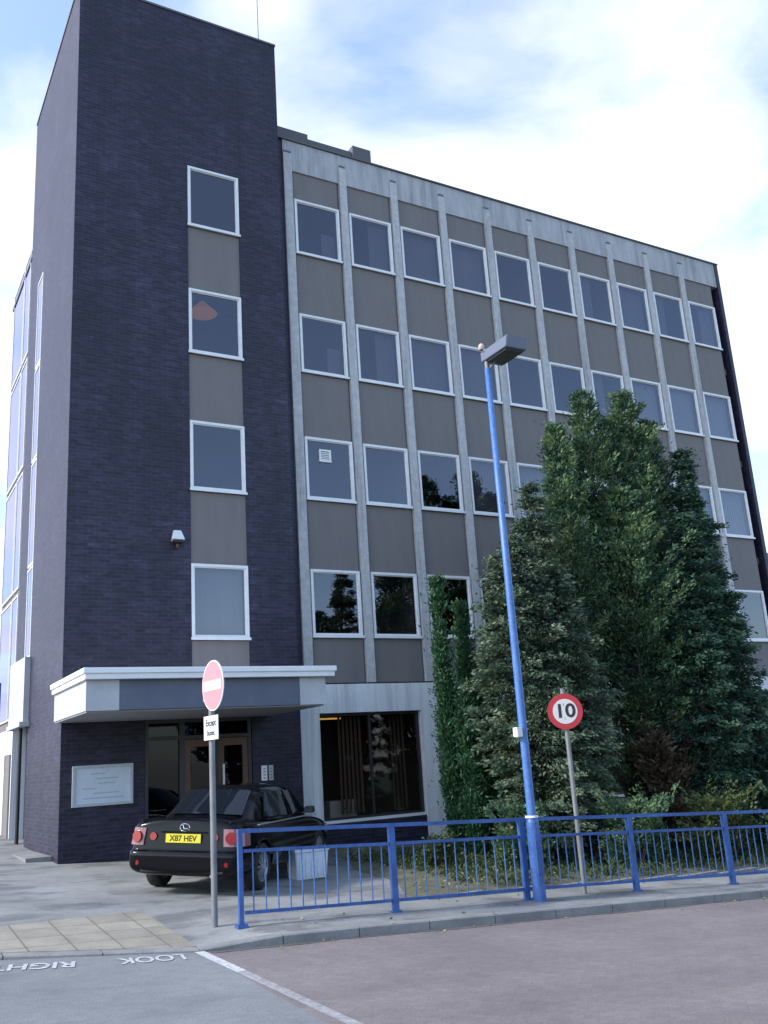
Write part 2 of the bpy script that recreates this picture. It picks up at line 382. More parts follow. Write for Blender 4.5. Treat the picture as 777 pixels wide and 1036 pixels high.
bg = wn('ShaderNodeBackground'); bg.inputs['Strength'].default_value = .12; nt.links.new(mx.outputs[2], bg.inputs[0])
ow = wn('ShaderNodeOutputWorld'); nt.links.new(bg.outputs[0], ow.inputs[0])
sd = bpy.data.lights.new('sun', 'SUN'); sun = bpy.data.objects.new('sun', sd); col.objects.link(sun)
sd.energy = 3.4; sd.angle = R(9); sd.color = (1, .95, .88)
sdir = Vector((math.sin(SUN_AZ)*math.cos(SUN_EL), math.cos(SUN_AZ)*math.cos(SUN_EL), math.sin(SUN_EL)))
sun.rotation_euler = sdir.to_track_quat('Z', 'Y').to_euler()
scene.view_settings.view_transform = 'Standard'; scene.view_settings.look = 'None'; scene.view_settings.exposure = 0.5; scene.view_settings.gamma = 1
scene.cycles.max_bounces = 6; scene.cycles.transparent_max_bounces = 8; scene.cycles.caustics_reflective = False

# ------------------------------------------------------------------ ground, road, pavement
def lin(a, b, n): return [a+(b-a)*i/(n-1) for i in range(n)]
far = lin(-400, -80, 7)+lin(-60, 60, 25)+lin(80, 400, 7)
struct('ground', MB().grid(far, far, lambda x, y: G(x, y)-.2), M['grass'])
LX = -5.30                                              # white line: tarmac to its left, mauve paving to its right
mb = MB()
xs = lin(-60, -8, 14)+lin(-7.5, LX, 8)
tt = [0, .01, .05, .12, .25, .5, 1]
def strip(mb, xs, zf, ya, yb, ts):
    w = len(xs); vs = []
    for t in ts:
        for x in xs:
            y = ya(x)+(yb(x)-ya(x))*t; vs.append((x, y, zf(x, y)))
    mb.add(vs, [(j*w+i, (j+1)*w+i, (j+1)*w+i+1, j*w+i+1) for j in range(len(ts)-1) for i in range(w-1)]); return mb
struct('road', strip(mb, xs, RZ, kerb_y, lambda x: -60, tt), M['asphalt'])
struct('paved_road', strip(MB(), lin(LX, 12, 20)+lin(14, 60, 10), RZ, kerb_y, lambda x: -60, tt), M['paved'])
KW = .13
pxs = lin(-30, -8, 10)+lin(-7.5, -3.5, 17)+lin(-3, 12, 12)+lin(14, 60, 8)
mb = strip(MB(), pxs, PZ, lambda x: kerb_y(x)+KW, lambda x: -6.0 if True else 0, lin(0, 1, 9))
mb2 = strip(mb, pxs, PZ, lambda x: -6.0, lambda x: 20, [0, .04, .1, .2, .24, .4, .6, 1])
pav = struct('pavement', mb2, M['forecourt'])
# kerb: stones 0.9 m long with open joints
mb = MB(); x = -30.0
while x < 40:
    L = .915; a, b = x+.006, x+L-.006
    if abs(b-LX) < 60:
        ring = lambda xx: [(xx, kerb_y(xx), RZ(xx, kerb_y(xx))-.1), (xx, kerb_y(xx)+.004, PZ(xx, kerb_y(xx))-.012), (xx, kerb_y(xx)+.018, PZ(xx, kerb_y(xx))+.002),
                           (xx, kerb_y(xx)+KW, PZ(xx, kerb_y(xx)+KW)+.003), (xx, kerb_y(xx)+KW, RZ(xx, kerb_y(xx))-.1)]
        mb.prism(ring(a), ring(b))
    x += L
struct('kerb', mb, M['kerb'])
struct('kerb_joint_bed', strip(MB(), lin(-30, 40, 80), lambda x, y: PZ(x, y)-.03, lambda x: kerb_y(x)+.02, lambda x: kerb_y(x)+KW-.002, [0, 1]), M['soil'])
# gutter dirt line
mb = strip(MB(), lin(-5.2, 14, 40), lambda x, y: RZ(x, y)+.004, lambda x: kerb_y(x)-.005, lambda x: kerb_y(x)-.07-.03*math.sin(x*2.3)-.02*math.sin(x*7.1), [0, 1])
struct('gutter', mb, asphalt('gutter_dirt', (.075, .07, .07), (.11, .10, .10), 3))
# buff paving at the dropped kerb
def tz(x, y): return PZ(x, y)+.005
vs = []; nx, ny = 20, 10
def tb(x): return -5.82 - .18*(-5.2-x)*.6 if x > -6.3 else -5.94-.05*(-6.3-x)
mb = MB()
xs = lin(-9.5, -5.28, 22); wv = len(xs); V = []
for j in range(11):
    t = j/10
    for x in xs:
        yb_ = -5.80-.16*(-5.28-x); ya_ = kerb_y(x)+KW+.004
        V.append((x-.26*(1-t) if False else x, ya_+(yb_-ya_)*t, 0))
V = [(x, y, tz(x, y)) for x, y, _ in V]
mb.add(V, [(j*wv+i, j*wv+i+1, (j+1)*wv+i+1, (j+1)*wv+i) for j in range(10) for i in range(wv-1)])
struct('tactile_paving', mb, M['tactile'])
# grass verge far left behind the building
struct('grass_verge', MB().grid(lin(-30, -5.9, 8), lin(9, 19.5, 6), lambda x, y: PZ(x, y)+.02), M['grass'])
# worn white line on the road
mb = MB(); ys = lin(-8.05, -12.6, 30); L_ = [(LX+.09*0+.055*(-(y+8.05))/1.0*1.0, y) for y in ys]
V = []
for (xx, y) in L_:
    V += [(xx-.045, y, RZ(xx, y)+.005), (xx+.045, y, RZ(xx, y)+.005)]
mb.add(V, [(2*i, 2*i+2, 2*i+3, 2*i+1) for i in range(len(L_)-1)])
def worn():
    m = mat('worn_line', (.5, .5, .5), .85)
    v = coords(m, 'UV'); n = noise(m, v, 9, 6, .75)
    k = ramp(m, n, [(.34, (.36, .36, .37)), (.60, (.19, .18, .185))])
    lk(m, k, P(m).inputs['Base Color']); return m
def make_line(i0, i1, m, name):
    mb = MB(); V = []
    for (xx, y) in L_[i0:i1]: V += [(xx-.05, y, RZ(xx, y)+.005), (xx+.05, y, RZ(xx, y)+.005)]
    mb.add(V, [(2*i, 2*i+2, 2*i+3, 2*i+1) for i in range(i1-i0-1)]); struct(name, mb, m)
make_line(0, 8, M['text_white'], 'road_line'); make_line(7, 30, worn(), 'worn_road_line')
# LOOK RIGHT painted for people stepping off the pavement (upside down from here)
def road_text(s, cx, cy, wd, ht, rz):
    me = text_mesh('road_lettering', s, 1, M['text_white'], 0)
    X = [v.co.x for v in me.vertices]; Y = [v.co.y for v in me.vertices]
    sx = wd/(max(X)-min(X)); sy = ht/(max(Y)-min(Y)); mxx = (max(X)+min(X))/2; my = (max(Y)+min(Y))/2
    c, s_ = math.cos(rz), math.sin(rz)
    for v in me.vertices:
        a, b = (v.co.x-mxx)*sx, (v.co.y-my)*sy; a, b = a*c-b*s_, a*s_+b*c
        v.co = (cx+a, cy+b, RZ(cx+a, cy+b)+.006)
    boxuv(me); o = bpy.data.objects.new('road_lettering', me); col.objects.link(o); tag(o, kind='structure')
road_text('LOOK', -5.83, -8.21, .66, .28, R(180-8)); road_text('RIGHT', -6.93, -7.98, .80, .28, R(180-14))

# ------------------------------------------------------------------ office building
B = root('office_building', (-5.25, -.314, G(-5.25, -.31)), 'office block of grey panels and white framed windows with a tall dark brick tower', 'building')
TY, TX0, TX1, TT = -.314, -5.25, -.50, 14.86
wx0, wx1 = -2.791, -1.574
FZ = 3.1
mb = MB()
W = .28
mb.box(TX0, wx0, TY, TY+W, -1.66, TT); mb.box(TX0, -3.72, TY, TY+W, -5, -1.66); mb.box(wx1, TX1, TY, TY+W, -5+.001, TT-.0)          # front, either side of the stair windows
mb.box(wx0, wx1, TY, TY+W, 9.3-.107+1.526+.0, TT)                                       # brick over the top window
sy0, sy1 = 3.30, 4.05                                                                   # strip of side windows
mb.box(TX0, TX0+W, TY+W, sy0, -5, TT); mb.box(TX0, TX0+W, sy1, 5.2, -1.4, TT); mb.box(TX0, TX0+W, sy0, sy1, 9.4, TT)
mb.box(TX0+.32, TX0+.5, 3.3, 5.3, -5, -1.4)
mb.box(TX1-W, TX1, TY+W, 5.2, -5, TT); mb.box(TX0+W, TX1-W, 5.0, 5.2, -5, TT)
tower = mb.obj('brick_tower', M['brick'], B)
tower['label'] = 'tall dark blue brick stair tower at the left end'
MB().box(TX0+W, TX1-W, TY+W, 5.0, TT-.25, TT-.1).obj('tower_roof', M['roof'], B)
mb = MB().box(TX0-.02, TX1+.02, TY-.02, TY+.3, TT, TT+.05).box(TX0-.02, TX0+.3, TY+.3, 5.2, TT, TT+.05).box(TX1-.28, TX1+.02, TY+.3, 5.2, TT, TT+.05)
mb.obj('tower_coping', M['coping'], B)
# vertical movement joint and downpipe-like line on the tower front
MB().box(-1.53, -1.515, TY-.003, TY+.01, 11.15, TT-.1).obj('movement_joint', M['trim'], B)
mb = MB()
for r in range(0, 5): mb.box(TX0+W, TX1-W, TY+W+.05, 5.0, FZ*r-1.05+.2, FZ*r-1.05+.35)
mb.box(TX0+W, TX1-W, 2.2, 2.3, -5, 14)
mb.obj('stair_floor', M['room'], B)

def window_mesh(wd, ht, fr=.055, d0=-.05):
    mb = MB(); d1 = .05
    mb.box(0, fr, d0, d1, 0, ht); mb.box(wd-fr, wd, d0, d1, 0, ht)
    mb.box(fr, wd-fr, d0, d1, 0, fr); mb.box(fr, wd-fr, d0, d1, ht-fr, ht)
    if d0 < -.03: mb.box(-.02, wd+.02, d0-.035, d0-.0005, -.03, .022)                               # projecting sill
    if d0 > -.03: return mb.mesh('window', M['frame'])
    s = fr+.022                                                                        # slim inner bead
    mb.box(fr, s, -.02, .02, fr, ht-fr); mb.box(wd-s, wd-fr, -.02, .02, fr, ht-fr)
    mb.box(s, wd-s, -.02, .02, fr, s); mb.box(s, wd-s, -.02, .02, ht-s, ht-fr)
    return mb.mesh('window', M['frame'])
def pane_mesh(wd, ht, fr=.075, tx=0, tz=0):
    return MB().add([(fr, -tx, fr), (wd-fr, tx, fr), (wd-fr, tx+tz, ht-fr), (fr, -tx+tz, ht-fr)], [(0, 1, 2, 3)]).mesh('pane', M['glass'])
WM = window_mesh(1.2237, 1.4864); TM = window_mesh(1.217, 1.5259)
panes = [pane_mesh(1.2237, 1.4864, tx=random.uniform(-.004, .004), tz=random.uniform(-.006, .006)) for _ in range(8)]
def curtain_mesh(x0, x1, z0, z1, m, step=.09):
    mb = MB(); x = x0
    while x < x1-.01:
        b = min(x+step, x1); mb.add([(x, .14, z0), (b, .144, z0), (b, .144, z1), (x, .14, z1)], [(0, 1, 2, 3)]); x += step
    return mb.mesh('blind', m)
def window(me, x, y, z, pane, curtain=None, rot=0):
    o = child('window', me, B, Vector((x, y, z))-B.location, (0, 0, rot)); child('pane', pane, o)
    if curtain: child('blind', curtain, o)
    return o
CW, CH = 1.2237, 1.4864
full = curtain_mesh(.06, CW-.06, .06, CH-.04, M['blind']); right = curtain_mesh(.62, CW-.06, .06, CH-.04, M['blind'])
left = curtain_mesh(.06, .58, .06, CH-.04, M['blind']); pale = curtain_mesh(.06, CW-.06, .06, CH-.04, M['blind_pale'])
lowr = curtain_mesh(.78, CW-.06, .06, .8, M['blind'])
cur = {4: [lowr, right, full, full, None, None, left, full, left, right], 3: [lowr, right, full, full, None, None, left, pale, pale, pale],
       2: [None, None, None, full, pale, None, None, pale, pale, pale], 1: [None, None, None, None, left, None, None, None, None, left]}
PW = 1.51193
sp_lo = MB().box(0, CW, -.015, .10, 0, FZ-CH-.03-.004).mesh('spandrel_panel', M['spandrel'])
for r in (4, 3, 2, 1):
    for c in range(10):
        wv_ = window(WM, c*PW, -.0, (r-1)*FZ, panes[(r*3+c*5) % 8], cur[r][c])
        z0 = (r-1)*FZ-(FZ-CH)
        if r > 1: child('spandrel_panel', sp_lo, B, Vector((c*PW, 0, z0))-B.location)
        else: MB().box(c*PW, c*PW+CW, -.015, .10, -1.0, -.034).obj('spandrel_panel', M['spandrel'], B)
        if r == 4: MB().box(c*PW, c*PW+CW, -.015, .10, 9.3+CH+.002, 11.56).obj('spandrel_panel', M['spandrel'], B)
        if (r, c) == (2, 0):
            mb = MB(); vx, vz = .36, .92
            mb.box(vx, vx+.30, -.035, .02, vz, vz+.04); mb.box(vx, vx+.30, -.035, .02, vz+.26, vz+.30)
            mb.box(vx, vx+.04, -.035, .02, vz+.04, vz+.26); mb.box(vx+.26, vx+.30, -.035, .02, vz+.04, vz+.26)
            for k in range(5): mb.box(vx+.04, vx+.26, -.02, .01, vz+.05+k*.042, vz+.075+k*.042)
            o = child('louvre_vent', mb.mesh('louvre_vent', M['frame']), wv_)
# pilasters between the bays
for i in range(10):
    x0, x1 = i*PW-.245, i*PW-.043
    if i == 0: x0 = -.27
    mb = MB().box(x0, x1, -.085, .10, -1.0, 12.02 if i else 12.02)
    mb.box(x0+.02, x1-.02, -.08, .02, 12.023, 12.09, 1)
    mb.obj('pilaster', [M['pilaster'], M['coping']], B)
XR = 15.12
mb = MB().box(XR, XR+.14, -.08, 10, -6, 12.45)
mb.obj('brick_end_wall', M['brick'], B)
MB().box(TX1, -.275, -.03, .25, -1.0, 12.38).obj('brick_infill', M['brick'], B)
mb = MB()
for i in range(10):
    a = -.272 if i == 0 else i*PW-.144; b = XR-.003 if i == 9 else (i+1)*PW-.144
    mb.box(a+.004, b-.004, -.055, .25, 11.56, 12.40)
mb.box(-.26, XR-.02, -.03, .2, 11.6, 12.38)
mb.obj('roof_fascia', M['fascia'], B)
mb = MB().box(-.48, XR+.17, -.10, .34, 12.402, 12.44); mb.box(XR-.002, XR+.17, .342, 10, 12.452, 12.50)
mb.obj('roof_coping', M['coping'], B)
MB().box(-.49, XR-.01, .26, 10, 12.1, 12.25).obj('roof', M['roof'], B)
mb = MB().box(-.45, 1.22, 1.5, 5, 12.26, 14.07).box(1.23, 2.60, 1.55, 5, 12.26, 13.97).box(2.62, 3.2, 1.5, 2.4, 12.26, 14.16)
mb.obj('rooftop_plant_room', M['coping'], B)
# inside: floors, partitions, back wall
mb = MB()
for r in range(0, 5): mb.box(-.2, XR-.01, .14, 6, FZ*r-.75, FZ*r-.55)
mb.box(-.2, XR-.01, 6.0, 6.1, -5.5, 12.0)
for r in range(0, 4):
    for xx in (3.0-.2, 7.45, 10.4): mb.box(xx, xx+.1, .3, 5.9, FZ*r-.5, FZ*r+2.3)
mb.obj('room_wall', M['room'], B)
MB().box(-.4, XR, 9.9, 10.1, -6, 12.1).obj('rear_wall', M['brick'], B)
# ground storey: white beam and legs, glazing between
MB().box(-.44, XR-.002, -.10, .18, -1.64, -1.035).obj('white_beam', M['white_render'], B)
MB().box(-.44, XR-.002, -.04, .12, -1.033, -1.001).obj('shadow_gap', M['trim'], B)
for k in range(6):
    x0 = -.44+k*2.995
    if x0+.46 > XR: break
    MB().box(x0, x0+(.47 if k else .48), -.10, .18, -5.6, -1.642).obj('white_leg', M['white_render'], B)
    if k == 5: break
    a, b = x0+.47, x0+2.99
    if b > XR: b = XR-.01
    g0 = -3.82-.02*k
    mb = MB(); yf = .02
    m_ = (a+b)/2
    for (p, q) in ((a+.002, a+.06), (m_-.02, m_+.03), (b-.06, b-.007)): mb.box(p, q, yf, yf+.07, g0, -1.65)
    for (p, q) in ((a+.06, m_-.02), (m_+.03, b-.06)):
        mb.box(p, q, yf, yf+.07, g0, g0+.05); mb.box(p, q, yf, yf+.07, -1.70, -1.65)
    fo = mb.obj('shop_window', M['door_frame'], B)
    off = B.location
    mb = MB()
    for (p, q) in ((a+.06, m_-.02), (m_+.03, b-.06)): mb.add([(p, yf+.03, g0+.05), (q, yf+.03, g0+.05), (q, yf+.03, -1.70), (p, yf+.03, -1.70)], [(0, 1, 2, 3)])
    child('pane', mb.mesh('pane', M['shop_glass'], off), fo)
    child('sill', MB().box(a+.002, b-.007, -.03, .10, g0-.06, g0-.002).mesh('sill', M['frame'], off), fo)
    mb = MB(); x = a+.62
    while x < m_-.1: mb.add([(x, .30, g0+.08), (x+.09, .36, g0+.08), (x+.09, .36, -1.7), (x, .30, -1.7)], [(0, 1, 2, 3)]); x += .1
    x = m_+.65
    while x < b-.3: mb.add([(x, .30, g0+.08), (x+.09, .36, g0+.08), (x+.09, .36, -1.7), (x, .30, -1.7)], [(0, 1, 2, 3)]); x += .1
    child('blind', mb.mesh('blind', M['blind_brown'], off), fo)
    MB().box(a+.002, b-.007, -.06, .14, -5.6, g0-.062).obj('brick_plinth', M['brick'], B)
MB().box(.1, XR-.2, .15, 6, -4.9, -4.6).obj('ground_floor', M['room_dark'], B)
# tower front windows
tpan = pane_mesh(1.217, 1.5259)
for r in (4, 3, 2, 1):
    z = (r-1)*FZ-.107
    pb = curtain_mesh(.06, 1.157, .06, 1.48, M['blind_pale'], .3) if r == 1 else None
    o = child('window', TM, B, Vector((wx0, TY+.03, z))-B.location); child('pane', tpan, o)
    if pb: child('blind', pb, o)
    lo = (r-2)*FZ-.107+1.5259+.002 if r > 1 else -1.0
    MB().box(wx0+.001, wx1-.001, TY+.02, TY+.14, lo, z-.034).obj('spandrel_panel', M['spandrel'], B)
MB().box(wx0+.001, wx1-.001, TY+.025, TY+.2, -1.66, -1.01).obj('lintel_panel', M['spandrel'], B)
# entrance under the canopy
ex0, ex1, ez1 = -3.72, -1.60, -1.665
mb = MB()
gy = TY-.02
dz = -4.2
def patch(mb, a, b, z0, z1, t=.04): mb.box(a, b, gy, gy+t, z0, z1)
for a, b in ((ex0, ex0+.06), (-3.06, -2.96), (-2.34, -2.28), (ex1-.07, ex1)): mb.box(a, b, gy, gy+.08, dz, ez1)
for a, b in ((ex0+.06, -3.06), (-2.96, -2.34), (-2.28, ex1-.07)):
    mb.box(a, b, gy, gy+.08, ez1-.07, ez1); mb.box(a, b, gy, gy+.08, -2.05, -1.98)
fo = mb.obj('entrance_frame', M['door_frame'], B)
mb = MB().add([(ex0+.06, gy+.05, dz), (-3.06, gy+.05, dz), (-3.06, gy+.05, ez1-.07), (ex0+.06, gy+.05, ez1-.07)], [(0, 1, 2, 3)])
child('pane', mb.mesh('pane', M['dark_glass'], B.location), fo)
for (a, b, hx) in ((-2.955, -2.345, -2.42), (-2.275, ex1-.075, -2.2)):
    mb = MB().box(a, a+.11, gy+.015, gy+.06, dz+.02, -2.06).box(b-.11, b, gy+.015, gy+.06, dz+.02, -2.06)
    mb.box(a+.11, b-.11, gy+.015, gy+.06, dz+.02, -3.35).box(a+.11, b-.11, gy+.015, gy+.06, -2.2, -2.06)
    d = mb.obj('entrance_door', M['wood'], B)
    pm = MB().add([(a+.11, gy+.04, -3.35), (b-.11, gy+.04, -3.35), (b-.11, gy+.04, -2.2), (a+.11, gy+.04, -2.2)], [(0, 1, 2, 3)])
    child('pane', pm.mesh('pane', M['dark_glass'], B.location), d)
    hm = MB().box(hx-.02, hx+.02, gy-.05, gy-.02, -3.05, -2.55).box(hx-.015, hx+.015, gy-.02, gy+.015, -3.02, -2.98).box(hx-.015, hx+.015, gy-.02, gy+.015, -2.62, -2.58)
    child('handle', hm.mesh('handle', M['silver'], B.location), d)
    mb = MB().box(a, b, gy+.03, gy+.05, -1.975, ez1-.072)
    child('pane', mb.mesh('pane', M['dark_glass'], B.location), fo)
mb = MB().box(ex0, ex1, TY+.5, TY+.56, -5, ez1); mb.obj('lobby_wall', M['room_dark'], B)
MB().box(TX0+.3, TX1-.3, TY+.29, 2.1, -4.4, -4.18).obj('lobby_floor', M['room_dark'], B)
# the wall openings: brick either side of the door fills below the canopy
MB().box(wx0-.93, wx0-.001, TY-.012, TY-.001, -5, -4.98).obj('threshold', M['kerb'], B)
# canopy
mb = MB().box(-5.43, -1.04, -3.06, TY-.002, -1.16, -.985).box(-5.46, -1.01, -3.09, TY-.002, -1.07, -.98)
can = mb.obj('canopy', M['canopy_white'], B, bevel=.006); can['label'] = 'flat white entrance canopy with a slate blue front'
cy0 = -2.93
MB().box(-5.38, -1.18, cy0+.05, TY-.002, -1.64, -1.164).obj('canopy_box', M['canopy_end'], B)
child('fascia_panel', MB().box(-5.385, -4.86, cy0, cy0+.048, -1.645, -1.165).mesh('fascia_panel', M['canopy_end'], B.location), can)
child('fascia_panel', MB().box(-1.68, -1.175, cy0, cy0+.048, -1.645, -1.165).mesh('fascia_panel', M['canopy_end'], B.location), can)
fp = child('fascia_panel', MB().box(-4.856, -1.684, cy0+.006, cy0+.048, -1.64, -1.165).mesh('fascia_panel', M['canopy_slate'], B.location), can)
fp['label'] = 'slate blue middle panel of the canopy front'
MB().box(-5.36, -1.20, cy0+.06, TY-.004, -1.665, -1.646).obj('soffit', M['soffit'], B)
# side strip windows on the tower and the wing behind it
def side_window(x, y0, y1, z0, z1):
    wd, ht = y1-y0, z1-z0
    me = window_mesh(wd, ht, .045, -.012)
    o = child('window', me, B, Vector((x, y1, z0))-B.location, (0, 0, R(-90))); child('pane', pane_mesh(wd, ht, .065), o); child('blind', curtain_mesh(.05, wd-.05, .05, ht-.05, M['office_white']), o)
for k, (a, b) in enumerate(((0, 2.05), (2.1, 4.6), (4.65, 7.0), (7.05, 9.38))): side_window(TX0+.005, sy0+.02, sy1-.02, a, b)
mb = MB().prism([(TX0-.12, 3.2, -1.4), (TX0-.002, 3.2, -1.4), (TX0-.002, 4.9, -1.4), (TX0-.17, 4.9, -1.4)], [(TX0-.12, 3.2, -.02), (TX0-.002, 3.2, -.02), (TX0-.002, 4.9, -.02), (TX0-.17, 4.9, -.02)])
mb.box(TX0-.2, TX0-.002, 3.12, 4.95, -1.5, -1.402)
sb = mb.obj('side_bay_panel', M['canopy_end'], B); sb['label'] = 'pale grey panel under the side window strip'
WX = TX0-.0
mb = MB().box(WX+.03, TX1, 5.22, 8.3, -1.4, 10.7).box(WX-.02, TX1, 5.22, 8.3, -5.2, -1.42, 1)
mb.obj('rear_wing', [M['spandrel'], M['white_render']], B)
MB().box(WX-.02, TX1, 5.21, 8.35, 10.7, 10.8).obj('roof_coping', M['coping'], B)
for (a, b) in ((5.3, 6.2), (6.3, 8.1)):
    for r in range(4): 
        side_window(WX, a, b, FZ*r-1.2 if r else -1.2, FZ*r+1.75)
MB().box(WX-.06, WX-.022, 5.3, 6.1, -4.0, -2.0).obj('side_door', M['spandrel'], B)
MB().tube((TX0-.05, 3.9, -3.95), (TX0-.05, 3.9, -1.5), .04).obj('downpipe', M['trim'], B)
MB().box(-5.7, -5.255, .2, 3.4, PZ(-5.4, 1.5)-.2, PZ(-5.4, 1.5)+.03).obj('footing', M['kerb'], B)

# things fixed to / inside the building
nb = root('notice_board', (-4.5, TY-.04, -3.15), 'white notice board in a pale metal frame on the dark wall left of the entrance', 'notice board')
bx0, bx1, bz0, bz1 = -5.04, -3.95, -3.15, -2.435
MB().box(bx0, bx1, TY-.05, TY-.003, bz0, bz0+.045).box(bx0, bx1, TY-.05, TY-.003, bz1-.045, bz1).box(bx0, bx0+.045, TY-.05, TY-.003, bz0+.045, bz1-.045).box(bx1-.045, bx1, TY-.05, TY-.003, bz0+.045, bz1-.045).obj('frame', M['canopy_end'], nb)
MB().box(bx0+.045, bx1-.045, TY-.022, TY-.003, bz0+.045, bz1-.045).obj('board', noisy('board_face', (.52, .58, .66), (.58, .64, .72), 3, .5, fine=15, bumps=0), nb)
mb = MB(); pm = mat('board_print', (.38, .43, .52), .6)
for k, (a, b) in enumerate(((-4.72, -4.45), (-4.62, -4.22), (-4.58, -4.28), (-4.85, -4.6), (-4.66, -4.2), (-4.85, -4.12))):
    mb.box(a, b, TY-.0245, TY-.0222, -2.60-k*.085, -2.578-k*.085)
mb.obj('printed_lines', pm, nb)
for i, (a, b, t) in enumerate(((-1.40, -1.28, 'left'), (-1.245, -1.15, 'right'))):
    e = root('entry_panel', ((a+b)/2, TY-.03, -2.92), 'wider pale intercom plate nearer the entrance door' if i == 0 else 'narrower pale plate beside the intercom, nearer the white leg', 'intercom', 'metal plates right of the entrance')
    MB().box(a, b, TY-.03, TY-.003, -2.92, -2.63).obj('plate', M['canopy_white'] if i == 0 else M['canopy_end'], e, bevel=.003)
    mb = MB()
    for k in range(4): mb.box((a+b)/2-.02, (a+b)/2+.02, TY-.036, TY-.0302, -2.88+k*.06, -2.86+k*.06)
    mb.obj('button', M['galv'], e)
sl = root('security_light', (-3.10, TY-.1, 1.9), 'small white security floodlight high on the brick tower', 'floodlight')
c = Vector((-3.105, TY, 1.92))
MB().prism([(-3.24, TY-.20, 1.86), (-2.97, TY-.20, 1.86), (-2.99, TY-.02, 1.84), (-3.22, TY-.02, 1.84)], [(-3.18, TY-.13, 2.06), (-3.03, TY-.13, 2.06), (-3.04, TY-.02, 2.08), (-3.17, TY-.02, 2.08)]).obj('housing', M['sign_white_b'], sl, bevel=.01)
MB().box(-3.2, -3.01, TY-.19, TY-.05, 1.80, 1.857).obj('lens', M['trim'], sl)
MB().tube((-3.105, TY-.10, 1.80), (-3.105, TY-.10, 1.70), .04, .03).obj('motion_sensor', mat('sensor_red', (.12, .04, .04), .4), sl, smooth=True)
MB().box(-3.14, -3.07, TY-.05, TY-.002, 1.74, 1.86).obj('bracket', M['trim'], sl)
mast = MB().tube((-.15, 1.5, 14.7), (-.15, 1.5, 18.8), .022, .014, 8).tube((-.15, 1.5, 14.7), (-.15, 1.5, 15.0), .05, .05, 8)
tag(mast.obj('roof_mast', M['galv'], loc=(-.15, 1.5, 14.7)), 'thin grey aerial mast rising from the tower roof', 'aerial')
fc = root('filing_cabinet', (.9, .9, -4.6), 'white office cabinet with drawers standing inside the ground floor window', 'cabinet')
MB().box(.55, 1.2, .65, 1.05, -4.6, -3.46).obj('cabinet_body', M['office_white'], fc, bevel=.005)
for k in range(3): d = MB().box(.57, 1.18, .635, .648, -4.55+k*.36, -4.22+k*.36).obj('drawer', M['office_white'], fc)
for k in range(3): MB().box(.82, .93, .615, .633, -4.36+k*.36, -4.34+k*.36).obj('drawer_handle', M['trim'], fc)
cl_ = root('ceiling_lamp', (.75, .7, -1.75), 'small warm strip light glowing at the top of the ground floor window', 'lamp')
MB().box(.35, .95, .66, .74, -1.70, -1.66).obj('lamp_base', M['office_white'], cl_); MB().box(.37, .93, .68, .72, -1.73, -1.702).obj('tube', M['emit_tube'], cl_)
pl_ = root('pendant_lamp', (-2.2, .55, 7.3), 'amber pendant lamp shade seen through the third floor tower window', 'lamp')
MB().lathe((-2.2, .5, 7.50), (0, 0, 1), [(0, .34), (.10, .24), (.3, .05), (.32, .02)], 20).obj('lamp_shade', M['emit_warm'], pl_, smooth=True)
MB().tube((-2.2, .5, 7.7), (-2.2, .5, 8.44), .012).obj('cord', M['trim'], pl_)

# ------------------------------------------------------------------ guard rail
rail_pts = [(-4.60, -7.49), (-2.60, -7.51), (-.56, -7.49), (1.28, -7.62), (3.08, -7.76), (4.95, -7.86), (6.85, -7.98), (8.75, -8.08)]
rr = root('guard_rail', (-4.6, -7.49, G(-4.6, -7.49)), 'bright blue pedestrian guard rail with thin uprights along the kerb', 'railing')
pid = 0
for i, (x, y) in enumerate(rail_pts):
    g = G(x, y); s = .027 if i == 0 else .037
    mb = MB().box(x-s, x+s, y-s, y+s, g-.1, g+(1.04 if i == 0 else 1.0)).box(x-s-.012, x+s+.012, y-s-.012, y+s+.012, g+.12, g+.15) if i else MB().box(x-s, x+s, y-s, y+s, g-.1, g+1.0)
    mb.obj('post', M['blue'], rr, bevel=.004)
    pb = MB().box(x-.06, x+.06, y-.06, y+.06, g-.02, g+.012)
    for bx_ in (-.048, .048): pb.tube((x+bx_, y-.048, g+.012), (x+bx_, y-.048, g+.03), .009, n=6)
    pb.obj('base_plate', M['blue'], rr)
def bar(mb, p, q, w, h):
    p = Vector(p); q = Vector(q); d = (q-p).normalized(); s = Vector((0, 0, 1)).cross(d).normalized()*w/2; u = d.cross(s).normalized()*h/2
    mb.prism([p-s-u, p+s-u, p+s+u, p-s+u], [q-s-u, q+s-u, q+s+u, q-s+u])
for i in range(len(rail_pts)-1):
    (x0, y0), (x1, y1) = rail_pts[i], rail_pts[i+1]; g0, g1 = G(x0, y0), G(x1, y1)
    mb = MB(); bar(mb, (x0-(.027 if i == 0 else 0), y0, g0+1.02), (x1, y1, g1+1.02), .045, .045); mb.obj('top_rail', M['blue'], rr)
    e = .05/math.hypot(x1-x0, y1-y0)
    def at(t, h): return (x0+(x1-x0)*t, y0+(y1-y0)*t, g0+(g1-g0)*t+h)
    mb = MB(); bar(mb, at(e, .80), at(1-e, .80), .04, .035); bar(mb, at(e, .135), at(1-e, .135), .04, .035)
    mb.obj('lower_rail', M['blue'], rr)
    mb = MB(); n = 13
    for k in range(1, n):
        t = k/n; a = at(t, .15); b = at(t, .785); mb.tube(a, b, .0085, n=6, caps=False)
    mb.obj('balusters', M['blue_faded'], rr)

